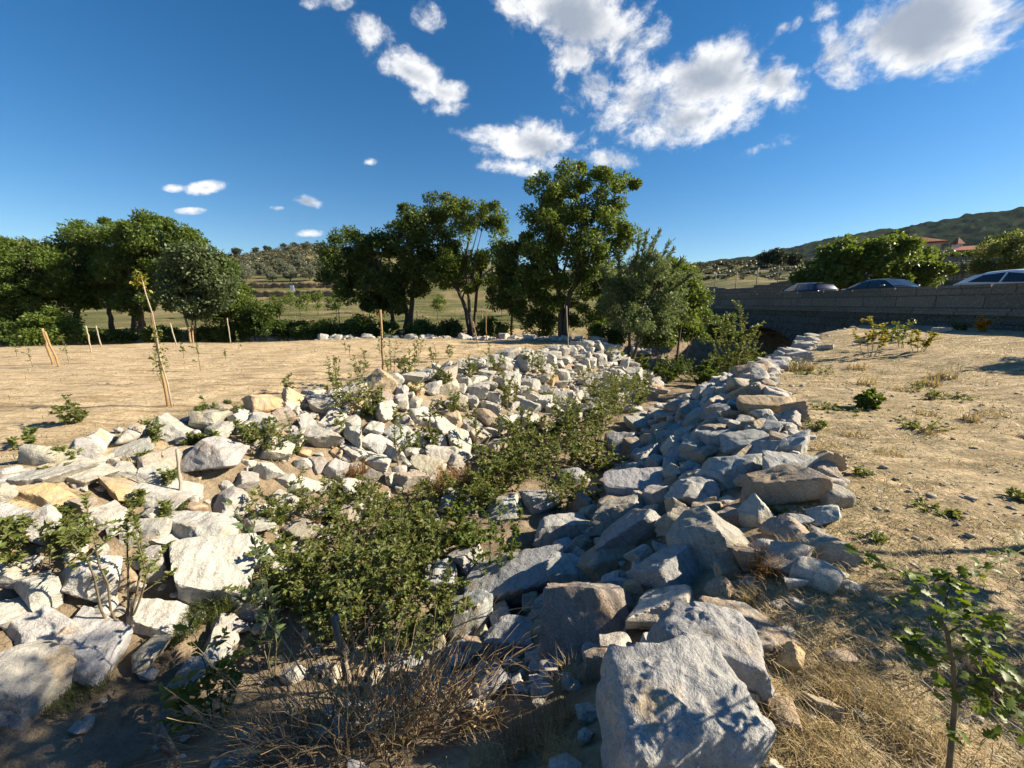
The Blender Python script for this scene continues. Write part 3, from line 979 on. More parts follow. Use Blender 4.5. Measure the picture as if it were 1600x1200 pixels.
tree('bright_bush', 'bright yellow green bush glowing in the sun next to the stone bridge', 19.5,
     [(1075, 440, 22, 24), (1062, 465, 26, 26), (1082, 465, 18, 26), (1050, 430, 22, 18), (1065, 495, 24, 16)],
     [[(1062, 538), (1062, 510), (1066, 470), (1070, 440)]], M_LEAF_SUNNY, 60, 230, .16, .48, 14, trunk_r=.06, cat='bush', group=RIV)
tree('leafy_shrub', 'bright green shrub in front of the dome shaped tree', 19.5,
     [(70, 500, 26, 18), (95, 512, 20, 16), (50, 515, 20, 14), (80, 525, 30, 10)],
     [[(72, 540), (72, 520), (74, 500)]], M_LEAF_SUNNY, 46, 170, .14, .38, 15, trunk_r=.03, cat='shrub', group='shrubs on the stream bank')
tree('leafy_shrub', 'dark rounded bush at the foot of the light green tree', 22,
     [(400, 492, 26, 20), (385, 505, 24, 18), (415, 510, 18, 16)],
     [[(398, 535), (398, 515), (398, 495)]], M_LEAF_POPLAR, 44, 200, .15, .42, 16, trunk_r=.05, cat='bush', group='shrubs on the stream bank')
k = 0
for (u, v, ru, rv, y_) in [(440, 512, 20, 10, 22.5), (478, 514, 22, 9, 22.5), (520, 512, 22, 10, 23), (560, 508, 24, 14, 23), (598, 515, 20, 11, 23), (660, 514, 24, 11, 23), (700, 514, 22, 10, 23), (770, 512, 26, 12, 23),
                           (845, 505, 26, 22, 22), (920, 500, 28, 26, 21.5), (950, 520, 26, 18, 20), (140, 522, 24, 10, 22), (190, 524, 24, 9, 22), (258, 522, 22, 9, 22), (320, 520, 20, 8, 22), (360, 518, 20, 12, 22), (20, 520, 26, 14, 21),
                           (1075, 515, 26, 22, 22), (1110, 500, 30, 24, 25), (1030, 525, 30, 16, 19.5), (1130, 520, 24, 20, 24)]:
    where = ['the open meadow', 'the dome shaped tree', 'the tallest tree', 'the bridge'][0 if 420 < u < 780 else 1 if u < 420 else 2 if u < 1000 else 3]
    tree('bank_shrub', 'dark tangled shrub filling the stream bank below ' + where, y_, [(u, v, ru, rv), (u + ru * .5, v + 3, ru * .6, rv * .8), (u - ru * .5, v + 4, ru * .6, rv * .7)],
         [[(u, v + rv + 8), (u, v)]], [M_LEAF_POPLAR, M_LEAF_ASH][k % 2], 26, 130, .15, .36, 100 + k, trunk_r=.02, cat='shrub', group='shrubs on the stream bank below ' + where, limbs=8)
    k += 1
# beyond the road
tree('fig_tree', 'big dark rounded tree behind the black saloon car', 33,
     [(1290, 425, 36, 26), (1330, 400, 40, 24), (1375, 397, 38, 22), (1350, 425, 55, 26), (1410, 405, 36, 24), (1432, 402, 22, 12), (1440, 428, 22, 16), (1270, 440, 22, 14)],
     [[(1350, 465), (1350, 440), (1350, 415)]], M_LEAF_ASH, 140, 210, .30, .72, 30, trunk_r=.2)
tree('leafy_bush', 'green garden bush rising behind the white car', 30,
     [(1575, 400, 34, 26), (1600, 390, 34, 22), (1560, 420, 26, 14), (1620, 415, 40, 22)],
     [[(1585, 450), (1585, 425), (1585, 400)]], M_LEAF_SHRUB, 70, 190, .22, .62, 31, trunk_r=.1, cat='bush')
tree('leafy_bush', 'dark spreading tree crown behind the garden bush', 55,
     [(1585, 376, 28, 8), (1560, 380, 16, 6), (1610, 380, 30, 12)], [[(1585, 410), (1585, 380)]], M_LEAF_POPLAR, 50, 120, .4, 1.0, 32, trunk_r=.15)
tree('round_tree', 'small grey green round tree beside the red roofed house', 50,
     [(1472, 405, 13, 12)], [[(1472, 430), (1472, 405)]], M_LEAF_OLIVE, 40, 110, .28, .7, 33, trunk_r=.1)
tree('oak_tree', 'round dark oak standing alone on the field edge below the mountain', 95,
     [(1207, 402, 12, 11), (1200, 405, 9, 8), (1214, 404, 8, 8)], [[(1207, 422), (1207, 404)]], M_LEAF_PINE, 50, 110, .5, 1.1, 34, trunk_r=.25)
tree('oak_tree', 'smaller dark oak between the lone oak and the big rounded tree', 95,
     [(1241, 404, 9, 8)], [[(1241, 420), (1241, 404)]], M_LEAF_PINE, 26, 110, .5, 1.0, 35, trunk_r=.2)
tree('oak_tree', 'dark conical tree against the red roof', 70,
     [(1404, 372, 7, 8), (1403, 382, 9, 8)], [[(1404, 405), (1404, 375)]], M_LEAF_PINE, 26, 110, .45, .9, 36, trunk_r=.2)

# willow shoots
wl = at_depth(1020, 430, 17.5)
SHOOTS = [((1000, 440), (1032, 358)), ((1010, 440), (1046, 378)), ((1000, 440), (1022, 372)), ((1015, 445), (1052, 388)), ((985, 430), (1000, 375)), ((1030, 450), (1068, 405)), ((1040, 460), (1085, 425)), ((970, 440), (965, 392)), ((960, 460), (935, 415)), ((1000, 430), (1012, 362))]


def shoots():
    rng = np.random.default_rng(5)
    root = [o for o in bpy.data.objects if o.name.startswith('willow_bush')][0]
    base = np.array(root.location)
    st, lf = MB(), MB()
    for a, b in SHOOTS:
        p0, p1 = at_depth(*a, 17.4) - base, at_depth(*b, 17.4 + rng.uniform(-.4, .4)) - base
        p = limb(st, rng, p0, p1, .022, .006, .03, 8, 5)
        N = 260
        s = rng.uniform(.15, 1, N)
        pos = np.stack([np.interp(s, np.linspace(0, 1, len(p)), p[:, i]) for i in range(3)], 1)
        ax = unit(unit(p1 - p0) * .8 + rng.normal(size=(N, 3)) * .55)
        leaf_mesh(lf, pos + rng.normal(size=(N, 3)) * .03, ax, rng.normal(size=(N, 3)) + np.array([0, 0, .5]), .17 * rng.uniform(.6, 1.2, N), .28)
    st.build('upright_shoot', M_TWIG, root)
    lf.build('shoot_foliage', M_LEAF_WILLOW, root)


shoots()


# ------------------------------------------------------------------ meadow saplings, olives, hill scrub
def small_tree(name, label, x, y, h, r, leafmat, L, n_cl, per, seed, cat='tree', group=None, trunk_r=.04, stemshare=.35, cr=None, flat=.7):
    rng = np.random.default_rng(seed)
    z = gz(x, y)
    t = thing(name, label, cat, (x, y, z - .03), 0, group)
    env = [(np.array([rng.normal() * r * .1, rng.normal() * r * .1, h - r * flat]), np.array([r, r, r * flat]))]
    if h - 2 * r * flat > stemshare * h:
        env.append((np.array([0, 0, h * .55]), np.array([r * .7, r * .7, h * .25])))
    cl = crown_clumps(rng, env, n_cl)
    mb = MB(); leaves_in_clumps(mb, rng, cl, (cr or r * .35) * rng.uniform(.6, 1.2, n_cl), per, L)
    mb.build('crown', leafmat, t)
    tk = MB()
    top = np.array([rng.normal() * r * .15, 0, h - r * flat])
    P = limb(tk, rng, (0, 0, -.1), top, trunk_r, trunk_r * .5, .04)
    for i in rng.permutation(n_cl)[:8]: limb(tk, rng, P[3], cl[i], trunk_r * .45, trunk_r * .12)
    tk.build('trunk', M_BARK, t)
    return t


def px_x(u, y, z=0.0):
    return (u - 800) / FPX * (y * math.cos(PITCH) - (z - EYE) * math.sin(PITCH))


for i, (u, y_, h, r) in enumerate([(440, 30, 2.1, .75), (472, 30, 2.3, .85), (497, 36, 2.2, .7), (525, 29, 2.4, .75), (578, 30, 2.1, .7), (570, 38, 2.2, .8), (684, 32, 2.2, .8), (785, 34, 2.3, .9), (812, 36, 2.1, .8), (852, 33, 2.3, .9), (455, 40, 2.1, .8), (330, 34, 2.0, .7)]):
    small_tree('orchard_sapling', 'young light green tree on a thin stem in the meadow ' + ('below the olive slope' if u < 600 else 'behind the dark trunks'), px_x(u, y_), y_, h, r, M_LEAF_SUNNY, .13, 16, 60, 200 + i, 'sapling', 'young trees in the meadow ' + ('below the olive slope' if u < 600 else 'behind the dark trunks'), .03)

ol = [small_tree('olive_tree', 'silvery round olive tree in the grove on the terraced slope', 0, 0, 4.2, 2.3, M_LEAF_OLIVE, .34, 46, 90, 300 + i, 'olive tree', 'olive trees on the terraced slope', .22, cr=.85) for i in range(3)]
spots = []
rngo = np.random.default_rng(8)
for row, y_ in enumerate([86, 94, 103, 113, 124]):
    for u in np.arange(352, 620, 34 - row * 1.0):
        spots.append((u + rngo.uniform(-6, 6), y_ + rngo.uniform(-2, 2)))
for u in np.arange(640, 800, 34): spots.append((u + rngo.uniform(-8, 8), 92 + rngo.uniform(-5, 5)))
for i, (u, y_) in enumerate(spots):
    x = px_x(u, y_, 8.0)
    o = ol[i] if i < 3 else dup(ol[i % 3], (0, 0, 0))
    o.location = (x, y_, gz(x, y_) - .05)
    o.rotation_euler = (0, 0, rngo.uniform(0, 6.28))
    s = rngo.uniform(.42, .68); o.scale = (s, s, s)
pn = [small_tree('pine_tree', 'dark rounded pine on the skyline of the scrubby hill', 0, 0, 6.5, 2.6, M_LEAF_PINE, .5, 34, 70, 320 + i, 'pine', 'pines on the skyline of the hill', .2, cr=1.1) for i in range(3)]
for i in range(20):
    u = rngo.uniform(325, 535) if i < 14 else rngo.uniform(560, 800)
    y_ = rngo.uniform(180, 214)
    x = px_x(u, y_, 28)
    o = pn[i] if i < 3 else dup(pn[i % 3], (0, 0, 0))
    o.location = (x, y_, gz(x, y_) - .2); o.rotation_euler = (0, 0, rngo.uniform(0, 6.28)); s = rngo.uniform(.35, .75); o.scale = (s, s, s * rngo.uniform(.8, 1.2))


def scrub():
    rng = np.random.default_rng(9)
    mb = MB()
    n = 1500
    y = rng.uniform(100, 215, n)
    u = rng.uniform(0, 1260, n)
    u[:600] = rng.uniform(330, 560, 600)
    u[600:900] = rng.uniform(1060, 1300, 300); y[600:900] = rng.uniform(46, 112, 300)
    x = (u - 800) / FPX * y
    keep = fbm(np.stack([x * .03, y * .06, y * 0], 1), 3, 4) > -.35
    x, y = x[keep], y[keep]
    z = land(x, y)[0]
    r = rng.uniform(.5, 1.7, len(x)) * np.interp(y, [46, 100, 215], [.3, .8, 1.2])
    per = 60
    c = np.repeat(np.stack([x, y, z + r * .45], 1), per, 0)
    d = unit(rng.normal(size=(len(c), 3))); d[:, 2] = np.abs(d[:, 2]) * .9
    rr = np.repeat(r, per) * rng.uniform(.4, 1, len(c))
    leaf_mesh(mb, c + d * rr[:, None], rng.normal(size=(len(c), 3)), d + rng.normal(size=(len(c), 3)) * .5, rng.uniform(.35, .7, len(c)) * np.repeat(np.interp(y, [46, 100], [.4, 1]), per), .7)
    mb.build('hill_scrub', mat_leaf('scrub_leaf', (.045, .055, .025), (.13, .125, .07), .1))['kind'] = 'stuff'


scrub()


def terrace_walls():
    for (u0, u1, y_, h, lab, nm) in [(345, 660, 60.6, 1.0, 'low brown dry stone terrace wall at the top of the meadow', 'terrace_wall'), (345, 640, 70.5, 1.0, 'low brown dry stone terrace wall just below the olive grove', 'terrace_wall')]:
        x0, x1 = px_x(u0, y_), px_x(u1, y_)
        nx = int((x1 - x0) / .3); rows = 7
        xs = np.linspace(x0, x1, nx)
        V = []
        for i_, x in enumerate(xs):
            b_, t_ = gz(x, y_ - .9) - .3, max(gz(x, y_ - .9) + .5, gz(x, y_ + 1.2) + .12)
            for j_ in range(rows):
                f_ = min(1.0, j_ / (rows - 2)); V.append((x, y_ - .2 + .25 * f_ + (1.2 if j_ == rows - 1 else 0), b_ + (t_ - b_) * f_ - (.25 if j_ == rows - 1 else 0)))
        V = np.array(V); V[:, 1] += .16 * fbm(V * 2.2, 3, 5); V[:, 2] += .12 * fbm(V * 1.3, 3, 7)
        i_, j_ = np.meshgrid(np.arange(nx - 1), np.arange(rows - 1), indexing='ij')
        q = np.stack([i_ * rows + j_, (i_ + 1) * rows + j_, (i_ + 1) * rows + j_ + 1, i_ * rows + j_ + 1], -1).reshape(-1, 4)
        o = mesh_obj(nm, V, q, mat_rough('brown_earth_stone%d' % y_, (.13, .085, .05), (.30, .21, .13), 1.6, .95, .9, .15))
        tag(o, lab, 'wall', 'terrace walls of the olive slope')


terrace_walls()
# small white notice board on the slope
sg = thing('notice_board', 'small white notice board on a post below the olive trees', 'sign', tuple([px_x(461, 58), 58, gz(px_x(461, 58), 58)]))
q = MB(); q.box((0, 0, 1.75), (.55, .04, .8)); o = q.build('board', mat_rough('white_board', (.75, .75, .74), (.82, .82, .8), 8, .5, 0), sg, False)
q = MB(); q.tube([(0, .05, -.1), (0, .05, 1.7)], .04, 8); q.build('post', M_STAKEPALE, sg)

# ------------------------------------------------------------------ vineyard wall, house and village on the hillside
vw = MB()
rngv = np.random.default_rng(3)
for x in np.arange(18.5, 37, .8):
    b_, t_ = gz(x, 39.6) - .4, gz(x, 42.4) + .25 + rngv.uniform(-.1, .12)
    vw.box((x, 40.4, (b_ + t_) / 2), (.83, .7, t_ - b_), taper=.95)
tag(vw.build('field_wall', M_WALLSTONE, None, False), 'long dark stone wall under the fenced field behind the blue hatchback', 'wall')
fp = thing('field_fence', 'thin post and wire fence along the top of the dark field wall', 'fence', (26, 42, gz(26, 42)))
pts = []
for x in np.arange(19.5, 36, 2.2):
    y_ = 43.0
    g = gz(x, y_) - fp.location[2]
    q = MB(); q.tube([(x - 26, y_ - 42, g - .2), (x - 26, y_ - 42, g + 1.9)], .045, 6); q.build('post', M_STAKEPALE, fp)
    pts.append((x - 26, y_ - 42, g))
q = MB()
for hgt in (.6, 1.15, 1.7): q.tube([(a, b, c + hgt) for a, b, c in pts], .012, 4)
q.build('wire', M_ALLOY, fp)

M_TILE = mat_rough('red_roof_tile', (.19, .055, .030), (.29, .095, .05), 3, .8, .8, .05)
M_PLASTER = mat_rough('cream_plaster', (.45, .39, .31), (.55, .49, .40), 2, .9, .2, .01)
M_WHITE = mat_rough('white_plaster', (.70, .68, .64), (.78, .77, .74), 4, .85, .2, .01)
M_DARKWOOD = mat_rough('dark_shutter', (.05, .04, .03), (.08, .06, .05), 8, .7, .1, .01)


def hip_house(label, u, v_eave, v_ridge, y, w, d, wall_h, wallmat, ridge=.35, rz=.5, name='house'):
    p = at_depth(u, v_eave, y)
    top = p[2]
    rise = at_depth(u, v_ridge, y)[2] - top
    t = thing(name, label, 'house', (p[0], p[1], top - wall_h), rz)
    mb = MB(); mb.box((0, 0, wall_h / 2 - 1.5), (w, d, wall_h + 3)); mb.build('wall', wallmat, t, False)
    e = .55
    rf = MB()
    W2, D2, k = w / 2 + e, d / 2 + e, (w / 2) * ridge
    v = [(-W2, -D2, 0), (W2, -D2, 0), (W2, D2, 0), (-W2, D2, 0), (-k, 0, rise), (k, 0, rise), (-W2, -D2, -.18), (W2, -D2, -.18), (W2, D2, -.18), (-W2, D2, -.18)]
    rf.add(np.array(v) + np.array([0, 0, wall_h + .16]), [(0, 1, 5, 4), (2, 3, 4, 5), (1, 2, 5), (3, 0, 4), (6, 7, 1, 0), (7, 8, 2, 1), (8, 9, 3, 2), (9, 6, 0, 3), (9, 8, 7, 6)])
    rf.build('roof', M_TILE, t, False)
    for i, xx in enumerate(np.linspace(-w / 2 + 1.3, w / 2 - 1.3, 4)):
        q = MB(); q.box((xx, -d / 2 - .01, wall_h - 1.45), (1.0, .08, 1.3)); f = q.build('window', M_WHITE, t, False)
        q = MB(); q.box((xx, -d / 2 - .04, wall_h - 1.45), (.84, .06, 1.14)); q.build('pane', m_glass, f, False)
    q = MB(); q.box((w * .22, d * .1, wall_h + rise * .75), (.7, .6, 1.3)); q.build('chimney', wallmat, t, False)
    return t


hip_house('cream house with a red hipped tile roof above the big dark rounded tree', 1404, 386, 368, 72, 8.4, 8, 3.4, M_PLASTER, .05, -.55)
hip_house('low outbuilding with a flat red tile roof below the white lantern', 1484, 402, 394, 66, 4.6, 4, 1.8, M_PLASTER, .5, -.3, 'outbuilding')
hip_house('long low building with a red roof beside the garden bush', 1548, 393, 384, 62, 9, 5, 2, M_PLASTER, .7, -.6, 'outbuilding')
p = at_depth(1494, 390, 64)
ct = thing('roof_lantern', 'small white pillared lantern with a pointed red roof near the house', 'lantern tower', tuple(p))
q = MB(); q.box((0, 0, -1.6), (1.5, 1.5, 3.6)); q.build('base', M_WHITE, ct, False)
for sx in (-.55, 0, .55):
    for sy in (-.55, .55):
        q = MB(); q.box((sx, sy, .75), (.22, .22, 1.12)); q.build('pillar', M_WHITE, ct, False)
q = MB(); q.add([(-.95, -.95, 1.3), (.95, -.95, 1.3), (.95, .95, 1.3), (-.95, .95, 1.3), (0, 0, 3.0)], [(0, 1, 4), (1, 2, 4), (2, 3, 4), (3, 0, 4), (3, 2, 1, 0)])
q.build('roof', M_TILE, ct, False)
ct.scale = (.62, .62, .62)
gw = MB()
for u in np.arange(1476, 1600, 6.0):
    p = at_depth(u, 412, 46); gw.box((p[0], p[1], p[2] - .6), (.50, .5, 2.6 + rngv.uniform(-.1, .1)))
tag(gw.build('garden_wall', M_WALLSTONE, None, False), 'dark retaining wall below the red roofs and behind the white car', 'wall')


def hedge():
    rng = np.random.default_rng(15)
    p0, p1 = at_depth(1474, 402, 46.4), at_depth(1562, 399, 46.4)
    t = thing('clipped_hedge', 'dark clipped hedge along the top of the retaining wall', 'hedge', tuple(p0))
    cl = (p1 - p0) * np.linspace(0, 1, 40)[:, None] + rng.normal(size=(40, 3)) * .15
    mb = MB(); leaves_in_clumps(mb, rng, cl, .5, 120, .2)
    mb.build('foliage', M_LEAF_POPLAR, t)
    st = MB(); st.tube(np.array([(0, 0, -.5), p1 - p0 + np.array([0, 0, -.5])]), .1, 6); st.build('stem', M_BARK, t)


hedge()
for i, (u, v, ru) in enumerate([(1497, 419, 9), (1508, 418, 8), (1518, 420, 7), (1479, 424, 6)]):
    tree('garden_shrub', ['pale grey rounded shrub against the dark retaining wall'][0], 42, [(u, v, ru, ru * .8)], [[(u, v + ru + 3), (u, v)]], M_LEAF_OLIVE, 18, 80, .2, .4, 340 + i, cat='shrub', group='pale shrubs before the retaining wall', trunk_r=.03, limbs=5)
# ------------------------------------------------------------------ boulders
ICO = {}


def ico(level):
    if level not in ICO:
        bm = bmesh.new()
        bmesh.ops.create_icosphere(bm, subdivisions=level, radius=1.0)
        v = np.array([p.co[:] for p in bm.verts]); f = np.array([[q.index for q in p.verts] for p in bm.faces])
        bm.free()
        ICO[level] = (unit(v), f)
    return ICO[level]


def rock_shape(rng, dims, level, rounded=False, peak=None, rough=1.0, kk=None):
    d, f = ico(level)
    ax = np.concatenate([np.eye(3), -np.eye(3)]) + rng.normal(size=(6, 3)) * .24
    ex = unit(rng.normal(size=(int(rng.integers(3, 6)), 3)))
    n = unit(np.concatenate([ax, ex]))
    h = np.concatenate([rng.uniform(.62, 1.0, 6), rng.uniform(.70, 1.05, len(ex))])
    k = kk or (7 if rounded else rng.uniform(26, 60))
    s = np.maximum(d @ n.T, 0) / h
    r = (s ** k).sum(1) ** (-1 / k)
    r = r * (1 + .03 * fbm(d * 1.6 + rng.uniform(0, 50), 2, 3))
    p = d * r[:, None]
    if peak is not None:
        p = p * (1 + peak[3] * np.exp(-((1 - d @ unit(np.array(peak[:3]))) / .10)))[:, None]
    ext = p.max(0) - p.min(0)
    p = (p - (p.max(0) + p.min(0)) / 2) / ext * np.array(dims)
    sz = float(np.mean(dims))
    off = rng.uniform(0, 90, 3)
    q = p / sz
    crag = fbm(q * 3.0 + off, 4, 11, .55)
    chip = 1 - np.abs(fbm(q * 5.0 + off * 1.7, 3, 17))
    amp = .35 if rounded else rough
    p = p + unit(p) * (sz * amp * (.034 * crag + .022 * (chip - .6)))[:, None]
    return p, f


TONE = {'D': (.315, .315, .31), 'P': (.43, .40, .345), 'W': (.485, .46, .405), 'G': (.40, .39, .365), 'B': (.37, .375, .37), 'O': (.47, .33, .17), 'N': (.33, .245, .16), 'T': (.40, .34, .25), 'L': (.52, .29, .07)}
ROCKS = []       # (x, y, radius) of what already lies on the banks


def slope_normal(x, y):
    e = .25
    zx = (gz(x + e, y) - gz(x - e, y)) / (2 * e); zy = (gz(x, y + e) - gz(x, y - e)) / (2 * e)
    return unit(np.array([-zx, -zy, 1.0]))


def place_rock(rng, x, y, dims, tone, label, group, level=4, rounded=False, lift=.22, yaw=None, peak=None, name='boulder', tilt=.22, lean=.6, rough=1.0, kk=None):
    p, f = rock_shape(rng, dims, level, rounded, peak, rough, kk)
    o = mesh_obj(name, p, f, M_ROCK)
    if not rounded: o.data.set_sharp_from_angle(angle=R(24))
    nrm = slope_normal(x, y) * lean + np.array([0, 0, 1 - lean]) + rng.normal(size=3) * tilt * .5
    q = Vector((0, 0, 1)).rotation_difference(Vector(nrm))
    yaw = rng.uniform(-.5, .5) if yaw is None else yaw
    o.rotation_euler = (q.to_matrix() @ Matrix.Rotation(yaw, 3, 'Z')).to_euler()
    o.location = (x, y, gz(x, y) + dims[2] * lift)
    c = np.array(TONE[tone]) * rng.uniform(.78, 1.08) * (1 + rng.normal(size=3) * np.array([.03, .012, .035]))
    o.color = (*c, 1)
    tag(o, label, 'boulder', group)
    ROCKS.append((x, y, max(dims[0], dims[1]) * .5))
    return o


